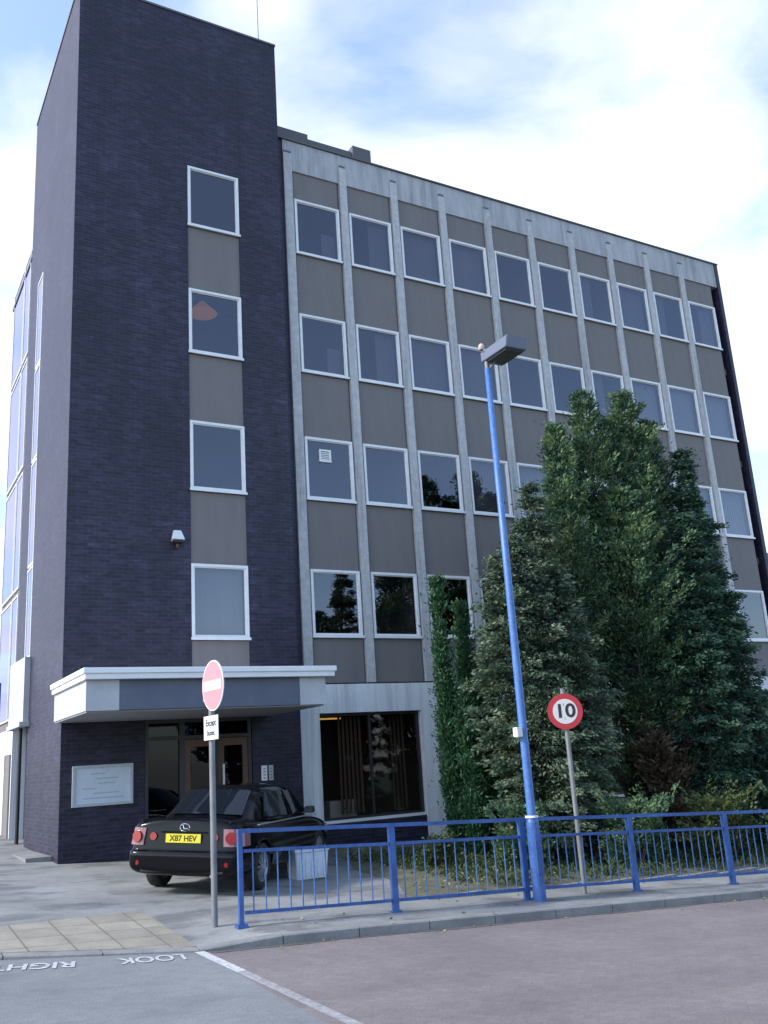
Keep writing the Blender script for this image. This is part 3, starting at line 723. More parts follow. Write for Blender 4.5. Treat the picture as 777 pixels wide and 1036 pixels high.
# ------------------------------------------------------------------ lamp column
lx, ly = -.50, -7.68; lg = G(lx, ly)
lc = root('street_lamp', (lx, ly, lg), 'tall blue street lamp column with a square grey lantern rising above the guard rail', 'street lamp')
MB().lathe((lx, ly, lg-.1), (0, 0, 1), [(0, .088), (1.05, .088), (1.10, .084), (1.17, .062)], 24).obj('base', M['blue'], lc, smooth=False)
MB().lathe((lx, ly, lg), (0, 0, 1), [(1.055, .060), (4, .054), (7.62, .042), (7.63, .0)], 20).obj('column', M['blue_faded'], lc, smooth=True)
MB().lathe((lx, ly, lg), (0, 0, 1), [(1.055, .089), (1.085, .089)], 24).obj('collar', M['frame'], lc)
MB().box(lx-.05, lx+.05, ly-.094, ly-.075, lg+.35, lg+.85).obj('access_door', M['blue'], lc)
MB().tube((lx, ly, 2.72), (lx, ly, 3.12), .035, n=12).tube((lx, ly, 2.95), (lx+.12, ly-.1, 3.14), .018, n=8).obj('spigot', M['galv'], lc)
hd = MB().prism([(-.555, -8.25, 3.12), (-.165, -8.25, 3.12), (-.165, -7.62, 3.12), (-.555, -7.62, 3.12)], [(-.545, -8.29, 3.30), (-.17, -8.29, 3.30), (-.17, -7.60, 3.29), (-.545, -7.60, 3.29)]).obj('lantern', M['lamp_grey'], lc, bevel=.008)
child('diffuser', MB().box(-.52, -.20, -8.2, -7.72, 3.095, 3.119).mesh('diffuser', M['lamp_glass'], lc.location), hd)
pcx, pcy = -.575, -7.68
MB().lathe((pcx, pcy, 3.30), (0, 0, 1), [(0, .03), (.03, .045), (.07, .045), (.10, .02), (.105, 0)], 14).obj('photocell', noisy('cell', (.5, .35, .33), (.6, .42, .4), 3, .4), lc, smooth=True)
MB().box(lx-.15, lx-.055, ly-.06, ly+.04, -2.50, -2.37).obj('junction_box', M['sign_white_b'], lc, bevel=.006)

# ------------------------------------------------------------------ signs
def disc(mb, c, n, r, t, seg=40, mi=0):
    c = Vector(c); n = Vector(n).normalized(); mb.tube(c-n*t/2, c+n*t/2, r, n=seg, mi=mi)
def frame_of(n):
    n = Vector(n).normalized(); up = Vector((0, 0, 1)); x = up.cross(n).normalized(); return Matrix((x, up, n)).transposed()
# 10 limit
sx, sy = .46, -7.46; sg = G(sx, sy)
s1 = root('speed_limit_sign', (sx, sy, sg), 'round red ringed white sign reading 10 on a grey pole in front of the conifers', 'road sign')
MB().tube((sx, sy, sg-.1), (sx, sy, -1.84), .033, n=14).obj('pole', M['galv'], s1)
n = Vector((-.55, -.83, 0)).normalized(); c = Vector((sx, sy, -2.17))+n*.05
d = MB(); disc(d, c, n, .255, .012); plate = d.obj('sign_plate', M['red'], s1)
d = MB(); disc(d, c+n*.008, n, .178, .004); d.obj('sign_face', M['sign_white'], s1)
me = text_mesh('number', '10', .27, M['black'], .001)
for v in me.vertices: v.co.x *= 1.12
o = child('number', me, s1, (c+n*.0125)-s1.location); o.rotation_euler = frame_of(n).to_euler()
for k in (-.1, .1): MB().box(sx-.05, sx+.05, sy-.045, sy+.04, -2.17+k-.015, -2.17+k+.015).obj('clip', M['galv'], s1)
# no entry
nx_, ny_ = -4.82, -7.22; ng = G(nx_, ny_)
s2 = root('no_entry_sign', (nx_, ny_, ng), 'pale red and white no entry disc over a small white plate on a grey pole', 'road sign')
MB().tube((nx_, ny_, ng-.1), (nx_, ny_, -1.42), .036, n=16).obj('pole', M['galv'], s2)
n = Vector((-1, -.09, 0)).normalized(); c = Vector((nx_, ny_-.19, -1.70))+n*.045
Mx = frame_of(n)
d = MB(); disc(d, c, n, .30, .012); d.obj('sign_plate', M['sign_white_b'], s2)
d = MB(); disc(d, c+n*.008, n, .282, .004); d.obj('sign_face', M['red_pale'], s2)
def slab(cen, n, w, h, t):
    X = Mx.col[0]; Z = Vector((0, 0, 1)); P4 = [cen-X*w/2-Z*h/2, cen+X*w/2-Z*h/2, cen+X*w/2+Z*h/2, cen-X*w/2+Z*h/2]
    return MB().prism([p-n*t/2 for p in P4], [p+n*t/2 for p in P4])
slab(c+n*.012, n, .49, .12, .003).obj('white_bar', mat('pale_bar', (.66, .52, .54), .45), s2)
c2 = Vector((nx_, ny_-.10, -2.19))+n*.045
slab(c2, n, .40, .28, .008).obj('sub_plate', M['sign_white_b'], s2)
for s, dzz, sz in (('Except', .055, .105), ('buses', -.06, .095)):
    o = child('lettering', text_mesh('lettering', s, sz, M['black'], .0008), s2, (c2+n*.0055+Vector((0, 0, dzz)))-s2.location); o.rotation_euler = Mx.to_euler()
for z in (-1.85, -1.55): MB().box(nx_-.05, nx_+.045, ny_-.17, ny_+.17, z-.015, z+.015).obj('bracket', M['galv'], s2)
# blue sign at left edge
bs = root('blue_sign', (-5.82, 6, G(-5.6, 6)), 'plain blue rectangular sign on a post at the left edge beside the side wing', 'sign')
MB().tube((-5.78, 6.05, G(-5.6, 6)-.1), (-5.78, 6.05, -.3), .035, n=12).obj('pole', M['galv'], bs)
MB().box(-6.14, -5.46, 5.97, 6.0, -1.55, -.3).obj('sign_plate', M['blue_sign'], bs)

# ------------------------------------------------------------------ storage box beside the car
bc = Vector((-2.20, -4.08)); bg_ = G(*bc)
sb_ = root('storage_box', (bc.x, bc.y, bg_), 'white plastic storage box with a rim on the forecourt beside the car', 'box')
h = .45
def ringxy(hw, hd, z): return [(bc.x-hw, bc.y-hd, z), (bc.x+hw, bc.y-hd, z), (bc.x+hw, bc.y+hd, z), (bc.x-hw, bc.y+hd, z)]
MB().prism(ringxy(.25, .17, bg_), ringxy(.28, .20, bg_+h-.05)).obj('box_body', M['white_plastic'], sb_, bevel=.01)
MB().prism(ringxy(.295, .215, bg_+h-.05), ringxy(.295, .215, bg_+h)).obj('lid', M['white_plastic'], sb_, bevel=.008)
mb = MB()
for k in range(-2, 3): mb.box(bc.x+k*.1-.012, bc.x+k*.1+.012, bc.y-.20, bc.y-.17, bg_+.04, bg_+h-.06)
mb.obj('rib', M['white_plastic'], sb_)

# ------------------------------------------------------------------ car
def build_car(origin, heading):
    g = G(*origin)
    car = root('parked_car', (0, 0, 0), 'black saloon car parked nose in at the office entrance, yellow number plate at the rear', 'car'); car['_abs'] = 0
    st = [  # a, w, zb, zs, zd
        (0.00, .70, .34, .905, .965, 1), (.03, .785, .29, .92, .98, 1), (.10, .835, .25, .93, .985, 1), (.30, .852, .23, .94, .99, .5), (.60, .86, .22, .935, .985, .0),
        (1.0, .862, .21, .925, .975, 0), (1.6, .862, .20, .91, .95, 0), (2.3, .862, .20, .895, .93, 0), (3.0, .86, .20, .875, .91, 0), (3.4, .86, .20, .855, .895, 0),
        (3.8, .85, .21, .80, .845, 0), (4.1, .82, .22, .74, .775, 0), (4.28, .76, .24, .68, .70, 0), (4.37, .66, .27, .62, .63, 0), (4.40, .50, .30, .56, .57, 0)]
    V = []; n = None
    for a, w, zb, zs, zd, k in st:
        half = [(0, zb), (w*.82, zb), (w*.955, zb+.06), (w, .37), (w*1.003, .50), (w*1.0, .565), (w*.985, .585), (w*.985, .60), (w*.985, min(.74, zs-.07)), (w*.965, zs-.035), (w*.92, zs), (w*.6, zd), (w*.25, zd+.008)]
        def off(z): return k*(0 if z < .57 else (.055 if z < .62 else .06+.10*(z-.62)))
        ring = [(a+off(z), -b, z) for b, z in half]+[(a+off(zd), 0, zd+.012)]+[(a+off(z), b, z) for b, z in reversed(half[1:])]
        n = len(ring); V += ring
    Fc = [(j*n+i, j*n+(i+1) % n, (j+1)*n+(i+1) % n, (j+1)*n+i) for j in range(len(st)-1) for i in range(n)]
    # caps as strips between left and right
    def cap(o):
        h = n//2; fs = []
        for i in range(1, h): fs.append((o+i, o+i+1, o+n-i-1, o+n-i) if o+n-i-1 != o+i+1 else (o+i, o+i+1, o+n-i))
        fs.append((o, o+1, o+n-1)); return fs
    Fc += cap(0)+cap((len(st)-1)*n)
    body = MB().add([(x, y, z) for x, y, z in V], Fc)
    me = body.mesh('body', M['car'], smooth=True)
    o = bpy.data.objects.new('body', me); col.objects.link(o)
    s = o.modifiers.new('s', 'SUBSURF'); s.levels = s.render_levels = 2
    cutters = []
    for a in (.93, 3.60):
        for b in (-1, 1):
            c = MB().tube((a, b*.50, .315), (a, b*1.0, .315), .365, n=40).mesh('c', M['trim']); co = bpy.data.objects.new('c', c); col.objects.link(co)
            m_ = o.modifiers.new('b', 'BOOLEAN'); m_.object = co; m_.operation = 'DIFFERENCE'; m_.solver = 'EXACT'; cutters.append(co)
    bpy.context.view_layer.update(); dg = bpy.context.evaluated_depsgraph_get()
    m2 = bpy.data.meshes.new_from_object(o.evaluated_get(dg)); bpy.data.objects.remove(o)
    for co in cutters: bpy.data.objects.remove(co)
    m2.name = 'body'
    body = child('body', m2, car)
    # greenhouse
    def loop(pts): return pts+[(a, -b, z) for a, b, z in reversed(pts) if b > 1e-6]
    base = [(.66, 0, .985), (.69, .52, .975), (.82, .72, .945), (1.30, .80, .925), (2.12, .815, .905), (2.80, .805, .895), (3.22, .765, .885), (3.42, .52, .90), (3.50, 0, .915)]
    top = [(1.22, 0, 1.385), (1.24, .46, 1.37), (1.34, .575, 1.34), (1.62, .605, 1.355), (2.10, .615, 1.37), (2.48, .61, 1.36), (2.66, .585, 1.335), (2.74, .45, 1.36), (2.78, 0, 1.37)]
    BL, TL = loop(base), loop(top); n2 = len(BL)
    roofc = [(a*1.0, b*.55, 1.41 if z > 1 else z) for a, b, z in TL]
    vs = BL+TL+[(2.03+(a-2.03)*.62, b*.55, 1.415) for a, b, z in TL]
    fs = [(i, (i+1) % n2, n2+(i+1) % n2, n2+i) for i in range(n2)]+[(n2+i, n2+(i+1) % n2, 2*n2+(i+1) % n2, 2*n2+i) for i in range(n2)]
    # roof centre strip
    h2 = len(base)
    L3 = 2*n2
    right = [L3+i for i in range(h2)]; left = [L3]+[L3+n2-i for i in range(1, h2-1)]+[L3+h2-1]
    for i in range(h2-1):
        q = []; [q.append(k) for k in (right[i], right[i+1], left[i+1], left[i]) if k not in q]
        fs.append(tuple(q))
    m3 = MB().add(vs, fs); ob = m3.obj('cabin', M['car'], car, smooth=True)
    e = ob.modifiers.new('s', 'SUBSURF'); e.levels = e.render_levels = 1
    # glass panels laid 6 mm proud of the cabin sides
    def lerp(p, q, t): return Vector(p)*(1-t)+Vector(q)*t
    def glass(name, i0, i1, e0=.1, e1=.1, lo=.06, hi=.9, sgn=1):
        idx = list(range(i0, i1+1)); B_ = [Vector(BLr[i]) for i in idx]; T_ = [Vector(TLr[i]) for i in idx]
        B_[0] = lerp(B_[0], B_[1], e0); T_[0] = lerp(T_[0], T_[1], e0); B_[-1] = lerp(B_[-1], B_[-2], e1); T_[-1] = lerp(T_[-1], T_[-2], e1)
        lo_ = [lerp(b, t, lo) for b, t in zip(B_, T_)]; hi_ = [lerp(b, t, hi) for b, t in zip(B_, T_)]
        cen = Vector((2.05, 0, .9)); out = []
        for p in lo_+hi_:
            d = (p-cen); d.z = .35*abs(d.z)+.25; d.normalize(); out.append(p+d*.012)
        k = len(idx)
        if sgn < 0: out = [Vector((p.x, -p.y, p.z)) for p in out]
        MB().add(out, [(i, i+1, k+i+1, k+i) for i in range(k-1)]).obj(name, M['car_glass'], car, smooth=True)
    BLr, TLr = base, top
    # rear and front windows span both sides
    def wide(name, pb, pt, lo, hi):
        B_ = [Vector(p) for p in pb]+[Vector((p[0], -p[1], p[2])) for p in reversed(pb[:-1])]; T_ = [Vector(p) for p in pt]+[Vector((p[0], -p[1], p[2])) for p in reversed(pt[:-1])]
        out = []; sg = -1 if pb[0][0] < 2 else 1
        for t in (lo, (lo+hi)/2, hi):
            out += [lerp(b, tt_, t)+Vector((sg*.010, 0, .012+(.006 if t == (lo+hi)/2 else 0))) for b, tt_ in zip(B_, T_)]
        k = len(B_)
        MB().add(out, [(r*k+i, r*k+i+1, (r+1)*k+i+1, (r+1)*k+i) for r in range(2) for i in range(k-1)]).obj(name, M['car_glass'], car, smooth=True)
    wide('rear_window', [lerp(base[1], base[2], .25), base[1], base[0]], [lerp(top[1], top[2], .3), top[1], top[0]], .1, .92)
    wide('windscreen', [lerp(base[7], base[6], .3), base[7], base[8]], [lerp(top[7], top[6], .3), top[7], top[8]], .1, .92)
    for sgn in (1, -1):
        glass('side_window', 2, 4, .55, .05, .1, .88, sgn); glass('side_window', 4, 6, .05, .2, .1, .88, sgn)
    # lights, plate, trim.  car y axis: + is to the left of the travel direction
    def block(name, pts, z0, z1, th, m, parent=car, bev=.006):
        pts = [Vector((a, b, 0)) for a, b in pts]; inn = []
        for i, p in enumerate(pts):
            q = (pts[min(i+1, len(pts)-1)]-pts[max(i-1, 0)]).normalized(); nn = Vector((q.y, -q.x, 0))
            if nn.dot(p-Vector((1.5, 0, 0))) > 0: nn = -nn
            inn.append(p+nn*th)
        R_ = pts+inn[::-1]
        o = MB().prism([(p.x, p.y, z0) for p in R_], [(p.x+.03, p.y*.965, z1) for p in R_]).mesh(name, m, bevel=0)
        return child(name, o, parent)
    for sgn in (1, -1):
        tl = block('tail_light', [(.045, sgn*.60), (.046, sgn*.67), (.062, sgn*.745), (.105, sgn*.81), (.19, sgn*.855), (.36, sgn*.872)], .65, .875, .05, M['clear_lens'])
        tl['label'] = 'clear tail light cluster with round red lamps'
        d = MB(); disc(d, (.062, sgn*.70, .76), (-1, sgn*.3, .05), .078, .035); child('red_lamp', d.mesh('red_lamp', M['red_lens'], smooth=False), tl)
        
        d = MB(); disc(d, (.072, sgn*.46, .765), (-1, 0, .06), .052, .03); d.obj('boot_lamp', M['red_lens'], car)
        d = MB(); disc(d, (.02, sgn*.66, .42), (-1, sgn*.2, 0), .03, .02); d.obj('reflector', M['red_lens'], car)
        block('headlight', [(4.10, sgn*.825), (4.24, sgn*.79), (4.34, sgn*.66), (4.385, sgn*.48)], .55, .68, .03, M['clear_lens'])
        MB().prism([(2.82, sgn*.80, .93), (2.98, sgn*.80, .93), (2.96, sgn*.97, .94), (2.84, sgn*.97, .94)], [(2.84, sgn*.82, 1.04), (2.96, sgn*.82, 1.04), (2.95, sgn*.96, 1.05), (2.85, sgn*.96, 1.05)]).obj('mirror', M['car'], car, bevel=.015)
        MB().box(1.38, 1.5, sgn*.862 if sgn > 0 else -.882, sgn*.882 if sgn > 0 else -.862, .76, .785).obj('door_handle', M['car'], car)
        MB().box(1.1, 3.2, .868*sgn-.006, .868*sgn+.006, .46, .50).obj('side_moulding', M['trim'], car)
    MB().box(.040, .055, -.26, .26, .69, .805).obj('number_plate', M['yellow'], car)
    pm = text_mesh('plate_lettering', 'X87 HEV', .105, M['black'], .0008)
    o = child('plate_lettering', pm, car, (.0385, 0, .745)); o.rotation_euler = Matrix(((0, 0, -1), (-1, 0, 0), (0, 1, 0))).to_euler()
    MB().box(.06, .09, -.34, .34, .815, .835).obj('boot_trim', M['car'], car)
    # oval badge
    mb = MB(); N = 24
    for i in range(N):
        t0, t1 = 2*math.pi*i/N, 2*math.pi*(i+1)/N
        mb.tube((.085, .072*math.cos(t0), .885+.05*math.sin(t0)), (.085, .072*math.cos(t1), .885+.05*math.sin(t1)), .008, n=6)
    mb.tube((.083, .03, .92), (.083, .012, .868), .008, n=6); mb.tube((.083, .012, .868), (.083, -.045, .872), .008, n=6)
    mb.obj('badge', M['chrome'], car)
    MB().box(.02, .08, -.62, .62, .30, .36).obj('bumper_valance', M['trim'], car, bevel=.01)
    MB().tube((.05, -.45, .27), (.35, -.45, .27), .035, n=14).obj('exhaust', M['chrome'], car)
    for sgn in (1, -1): MB().box(.09, .80, sgn*.655-.004, sgn*.655+.004, .955, .982).obj('boot_seam', M['trim'], car)
    for sgn in (1, -1): MB().box(.72, 3.42, sgn*.835-.01, sgn*.835+.01, .885, .902).obj('window_trim', M['silver'], car)
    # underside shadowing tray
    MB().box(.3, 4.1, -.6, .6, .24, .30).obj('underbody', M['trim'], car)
    # wheels
    def wheel():
        w = bpy.data.objects.new('wheel', None); col.objects.link(w); w.parent = car
        child('tyre', MB().lathe((0, 0, 0), (0, 1, 0), [(-.09, .205), (-.10, .25), (-.095, .295), (-.075, .315), (.075, .315), (.095, .295), (.10, .25), (.09, .205)], 40).mesh('tyre', M['rubber'], smooth=True), w)
        mb = MB().lathe((0, 0, 0), (0, 1, 0), [(-.09, .207), (-.085, .195), (0, .185), (.085, .195), (.09, .207)], 36)
        for k in range(11):
            t = 2*math.pi*k/11; d = Vector((math.cos(t), 0, math.sin(t))); s_ = Vector((-math.sin(t), 0, math.cos(t)))
            for sg in (1,):
                a, b = d*.035, d*.195; y0, y1 = Vector((0, .055, 0)), Vector((0, .075, 0))
                mb.prism([a-s_*.014+y0, a+s_*.014+y0, b+s_*.017+y0, b-s_*.017+y0], [a-s_*.012+y1*1.15, a+s_*.012+y1*1.15, b+s_*.014+y1, b-s_*.014+y1])
        mb.lathe((0, 0, 0), (0, 1, 0), [(.05, .05), (.09, .045), (.092, 0)], 20)
        child('rim', mb.mesh('rim', M['alloy']), w)
        child('brake_disc', MB().lathe((0, 0, 0), (0, 1, 0), [(.0, .18), (.02, .18), (.021, 0)], 28).mesh('brake_disc', M['dark_metal']), w)
        return w
    w0 = wheel(); first = True
    for a in (.93, 3.60):
        for sg in (1, -1):
            w = w0 if first else copy_tree(w0, car); first = False
            w.location = (a, sg*.755, .315); w.rotation_euler = (0, 0, 0 if sg > 0 else math.pi)
    h = Vector((math.cos(heading), math.sin(heading), 0)); h.z = (G(origin[0]+h.x, origin[1]+h.y)-g); h.normalize()
    up = Vector((-PB, -PC, 1)).normalized(); y = up.cross(h).normalized(); up = h.cross(y)
    Mr = Matrix((h, y, up)).transposed().to_4x4(); Mr.translation = Vector((origin[0], origin[1], g+.004)); car.matrix_world = Mr
    return car
build_car((-4.56, -5.04), R(47))

# ------------------------------------------------------------------ vegetation
def leaf_mesh(name, cen, nrm, m, size, aspect, tint_j, tint_c):
    """many kite shaped leaves: cen (N,3) positions, nrm (N,3) growing directions"""
    N = len(cen); d = nrm/np.linalg.norm(nrm, axis=1, keepdims=True)
    rv = rng.normal(size=(N, 3)); s = np.cross(d, rv); s /= np.linalg.norm(s, axis=1, keepdims=True)+1e-9
    L = size*rng.uniform(.6, 1.35, N)[:, None]; Wd = L*aspect
    up = np.cross(s, d)
    v = np.stack([cen-d*L*.5, cen+s*Wd*.5+up*L*.06, cen+d*L*.5+up*L*-.08, cen-s*Wd*.5+up*L*.06], 1).reshape(-1, 3)
    me = bpy.data.meshes.new(name); me.vertices.add(4*N); me.vertices.foreach_set('co', v.astype(np.float32).ravel())
    me.loops.add(4*N); me.loops.foreach_set('vertex_index', np.arange(4*N, dtype=np.int32))
    me.polygons.add(N); me.polygons.foreach_set('loop_start', np.arange(0, 4*N, 4, dtype=np.int32)); me.polygons.foreach_set('loop_total', np.full(N, 4, dtype=np.int32))
    me.update(calc_edges=True); me.materials.append(m)
    at = me.attributes.new('tint', 'FLOAT', 'FACE'); t = np.clip(tint_c+rng.normal(0, tint_j, N), 0, 1); at.data.foreach_set('value', t.astype(np.float32))
    return me
def crown_points(spires, n, k, spread, up, jit=.28, seed=0, shell=.55, feather=0.0, droop=.0):
    """foliage carried on branches that leave each stem (x, y, z0, z1, r, peak): leaf centres, directions, per leaf tint"""
    g = np.random.default_rng(seed); vol = np.array([s[4]*(s[3]-s[2]) for s in spires]); pr = vol/vol.sum()
    which = g.choice(len(spires), n, p=pr); PT = []; DR = []; TT = []
    ph = g.uniform(0, 6.28, (len(spires), 6))
    for i in which:
        x, y, z0, z1, r, pk = spires[i]; t = g.beta(1.0, 1.1); ang = g.uniform(0, 2*math.pi); p = ph[i]
        prof = (t/pk)**.45 if t < pk else ((1-t)/(1-pk))**(.6 if r > .5 else .95)
        lump = 1+.22*math.sin(3*ang+9*t+p[0])+.18*math.sin(5*ang-17*t+p[1])
        L = r*max(prof, .10)*lump*g.uniform(.62, 1.12)
        if g.random() < feather: L *= g.uniform(1.1, 1.4)
        z = z0+(z1-z0)*t
        d = np.array([math.cos(ang)*(1-up), math.sin(ang)*(1-up), up]); d /= np.linalg.norm(d)
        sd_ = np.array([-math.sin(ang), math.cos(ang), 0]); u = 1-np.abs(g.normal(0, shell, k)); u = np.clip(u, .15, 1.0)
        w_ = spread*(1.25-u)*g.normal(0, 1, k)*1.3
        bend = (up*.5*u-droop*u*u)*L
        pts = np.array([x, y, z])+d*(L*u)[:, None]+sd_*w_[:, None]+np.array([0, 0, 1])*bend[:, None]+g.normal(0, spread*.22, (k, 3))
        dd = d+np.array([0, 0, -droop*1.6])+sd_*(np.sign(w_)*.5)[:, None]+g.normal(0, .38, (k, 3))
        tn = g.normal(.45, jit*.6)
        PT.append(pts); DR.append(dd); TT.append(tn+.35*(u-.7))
    return np.concatenate(PT), np.concatenate(DR), np.concatenate(TT)
def branchy(rt, spires, base, r0, m=M['bark'], limbs=14, seed=1):
    g = random.Random(seed); mb = MB(); x, y = base; z = G(x, y)-.1; ztop = max(s[3] for s in spires); main = max(spires, key=lambda s: s[3])
    pts = [Vector((x, y, z))]
    for i in range(1, 7):
        t = i/6; pts.append(Vector((x+(main[0]-x)*t+g.uniform(-.05, .05), y+(main[1]-y)*t+g.uniform(-.05, .05), z+(ztop*.96-z)*t if ztop > 0 else z+(ztop-.2-z)*t)))
    for i in range(6): mb.tube(pts[i], pts[i+1], r0*(1-i/6.5), r0*(1-(i+1)/6.5), 9, False)
    mb.obj('trunk', m, rt, smooth=True)
    mb = MB()
    for s in spires:
        q = Vector((s[0], s[1], s[2]+(s[3]-s[2])*.3)); p = Vector((x, y, z+.5+g.random()*.6)); e = Vector((s[0], s[1], s[2]+(s[3]-s[2])*.9))
        mb.tube(p, q, r0*.4, r0*.28, 7, False); mb.tube(q, e, r0*.28, r0*.06, 7, False)
        for k in range(limbs):
            t = g.uniform(.15, .85); a = g.uniform(0, 6.28); o = q*(1-t)+e*t; L = s[4]*(.9 if t < .5 else .5)
            mb.tube(o, o+Vector((math.cos(a)*L, math.sin(a)*L, L*.5)), r0*.09, r0*.03, 5, False)
    mb.obj('limbs', m, rt)
def tree(name, base, spires, label, cat, m, n, k, size, aspect, spread, up, group=None, r0=.12, seed=0, jit=.25, shell=.4, feather=0, extra=None, droop=0):
    rt = root(name, (base[0], base[1], G(*base)), label, cat, group)
    branchy(rt, spires, base, r0, seed=seed+1)
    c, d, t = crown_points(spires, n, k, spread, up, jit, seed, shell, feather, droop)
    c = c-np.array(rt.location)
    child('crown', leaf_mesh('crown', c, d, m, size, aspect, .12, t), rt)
    if extra:
        for (nm, sp2, m2, n2, lb) in extra:
            c, d, t = crown_points(sp2, n2, k, spread, up, jit, seed+50, shell, feather)
            o = child(nm, leaf_mesh(nm, c-np.array(rt.location), d, m2, size*1.1, aspect, .12, t), rt); o['label'] = lb
    return rt
Gz = lambda x, y: G(x, y)
GR = 'conifers crowded in the bed before the office front'
tree('cypress_tree', (1.30, -3.3), [(1.10, -3.35, -4.5, .65, .30, .35), (1.72, -3.2, -4.5, .2, .36, .4), (1.40, -3.6, -4.5, -1.4, .58, .4), (1.95, -3.5, -4.5, -.9, .5, .4)],
     'narrow bright green twin spired cypress nearest the white entrance leg', 'tree', M['leaf_bright'], 1500, 46, .085, .38, .12, .62, GR, .07, 3, shell=.30, jit=.4)
tree('conifer_tree', (2.3, -4.4), [(2.3, -4.4, -4.6, 1.3, 1.10, .35), (2.95, -4.2, -3.5, 2.45, .75, .45), (1.85, -4.4, -4.5, .9, .78, .45), (2.1, -4.9, -4.6, -1.6, 1.0, .4), (3.1, -4.5, -4.6, .6, .95, .4)],
     'soft grey green conifer behind the blue lamp column', 'tree', M['leaf_sage'], 1350, 80, .088, .42, .17, .22, GR, .12, 5, shell=.30, feather=.15, jit=.5, droop=.30)
tree('conifer_tree', (5.3, -3.5), [(4.4, -3.5, -4.4, 4.2, .75, .6), (5.45, -3.4, -2, 5.1, .75, .6), (6.8, -3.3, -3, 5.35, .85, .6), (5.6, -3.9, -4.7, 2.6, 1.4, .5), (4.15, -3.7, -3.6, 3.3, .65, .6), (7.5, -3.2, -2, 4.7, .75, .55), (6.1, -3.4, -2, 4.5, .75, .6)],
     'tallest conifer of the group with a ragged feathery top', 'tree', M['leaf_mid'], 2000, 80, .095, .40, .18, .42, GR, .16, 9, shell=.34, feather=.3, jit=.55,
     extra=[('dead_patch', [(5.0, -4.65, -3.8, -2.5, .5, .5), (5.6, -4.5, -3.5, -2.0, .5, .5), (5.25, -4.7, -4.4, -3.1, .6, .6)], M['leaf_brown'], 70, 'rusty brown dead patch low in the crown')])
tree('cypress_tree', (7.5, -3.9), [(7.8, -3.9, -4.8, 3.8, .74, .5), (7.1, -4.3, -4.8, 2.2, 1.0, .5), (8.35, -3.6, -4.8, 2.1, .62, .75), (6.3, -4.8, -4.8, -.1, .9, .45), (7.7, -4.6, -4.9, .4, .68, .5)],
     'dark blue green cypress with drooping sprays at the right of the group', 'tree', M['leaf_dark'], 2000, 80, .095, .36, .17, .30, GR, .15, 14, shell=.32, feather=.1, jit=.5, droop=.35)
def bush(base, r, h, m, n, label, seed, size=.08, name='shrub', group='low shrubs in the planting bed', asp=.5):
    rt = root(name, (base[0], base[1], G(*base)), label, 'shrub', group); g = G(*base)
    mb = MB(); gg = random.Random(seed)
    for i in range(9):
        a = gg.uniform(0, 6.28); q = gg.uniform(.3, .8)*r
        mb.tube((base[0], base[1], g-.05), (base[0]+math.cos(a)*q, base[1]+math.sin(a)*q, g+h*gg.uniform(.5, .9)), .015, .006, 5, False)
    mb.obj('stems', M['bark'], rt)
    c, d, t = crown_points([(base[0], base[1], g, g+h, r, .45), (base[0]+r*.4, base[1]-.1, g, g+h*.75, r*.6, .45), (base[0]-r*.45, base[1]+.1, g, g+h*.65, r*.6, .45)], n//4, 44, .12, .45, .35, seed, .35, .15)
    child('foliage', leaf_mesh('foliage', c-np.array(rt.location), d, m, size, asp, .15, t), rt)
bush((9.0, -4.3), .6, 2.5, M['leaf_dark'], 1500, 'tall dark shrub under the right end of the white beam', 31)
bush((10.6, -3.6), 1.1, 2.3, M['leaf_mid'], 1300, 'broad green shrub farthest right behind the rail', 32)
bush((1.1, -5.3), .55, .95, M['leaf_mid'], 620, 'rounded green shrub below the soft grey green conifer', 33, .07)
bush((-.05, -4.6), .38, .5, M['leaf_wild'], 260, 'small leafy shrub at the left end of the bed', 34, .06)
bush((3.0, -5.9), .75, .95, M['leaf_mid'], 700, 'low green shrub behind the rail right of the speed sign', 35, .07)
bush((4.9, -6.1), .8, 1.0, M['leaf_wild'], 700, 'low loose shrub behind the rail under the tallest conifer', 36, .07)
bush((6.9, -6.3), .9, 1.1, M['leaf_mid'], 800, 'low green shrub behind the rail at the right edge', 37, .07)
# planting bed with leaf litter
bx = lambda y: -.25-.24*(-y-.6)
mb = MB(); ts = lin(0, 1, 14); ys = lin(-6.75, -.45, 14); V = []
for y in ys:
    for t in ts:
        x = bx(y)+.12*math.sin(y*2.2)+(14.8-bx(y))*t**1.5; V.append((x, y, G(x, y)+.004+.07*min(1, t*9)*min(1, (y+6.75)*2)*(1+.4*math.sin(x*3+y*2))))
mb.add(V, [(j*14+i, j*14+i+1, (j+1)*14+i+1, (j+1)*14+i) for j in range(13) for i in range(13)])
struct('planting_bed', mb, M['soil'], True)
mb = MB()
for i in range(16): x = -1.72+i*.92; mb.box(x, x+.905, -6.86, -6.77, G(x, -6.8)-.15, G(x+.45, -6.8)+.035)
struct('bed_edging', mb, M['kerb'])
N = 2600
lxp = rng.uniform(-1.8, 12, N); lyp = rng.uniform(-6.7, -.6, N); ok = lxp > (-.3-.24*(-lyp-.6))+rng.normal(0, .25, N); lxp, lyp = lxp[ok], lyp[ok]
zz = np.array([G(a, b)+.085+random.uniform(-.02, .05) for a, b in zip(lxp, lyp)])
dirs = rng.normal(size=(len(lxp), 3)); dirs[:, 2] *= .25
o = bpy.data.objects.new('leaf_litter', leaf_mesh('leaf_litter', np.stack([lxp, lyp, zz], 1), dirs, M['leaf_litter'], .055, .6, .25, rng.uniform(0, 1, len(lxp)))); col.objects.link(o)
tag(o, 'yellow and brown fallen leaves strewn over the planting bed', 'leaves', kind='stuff')
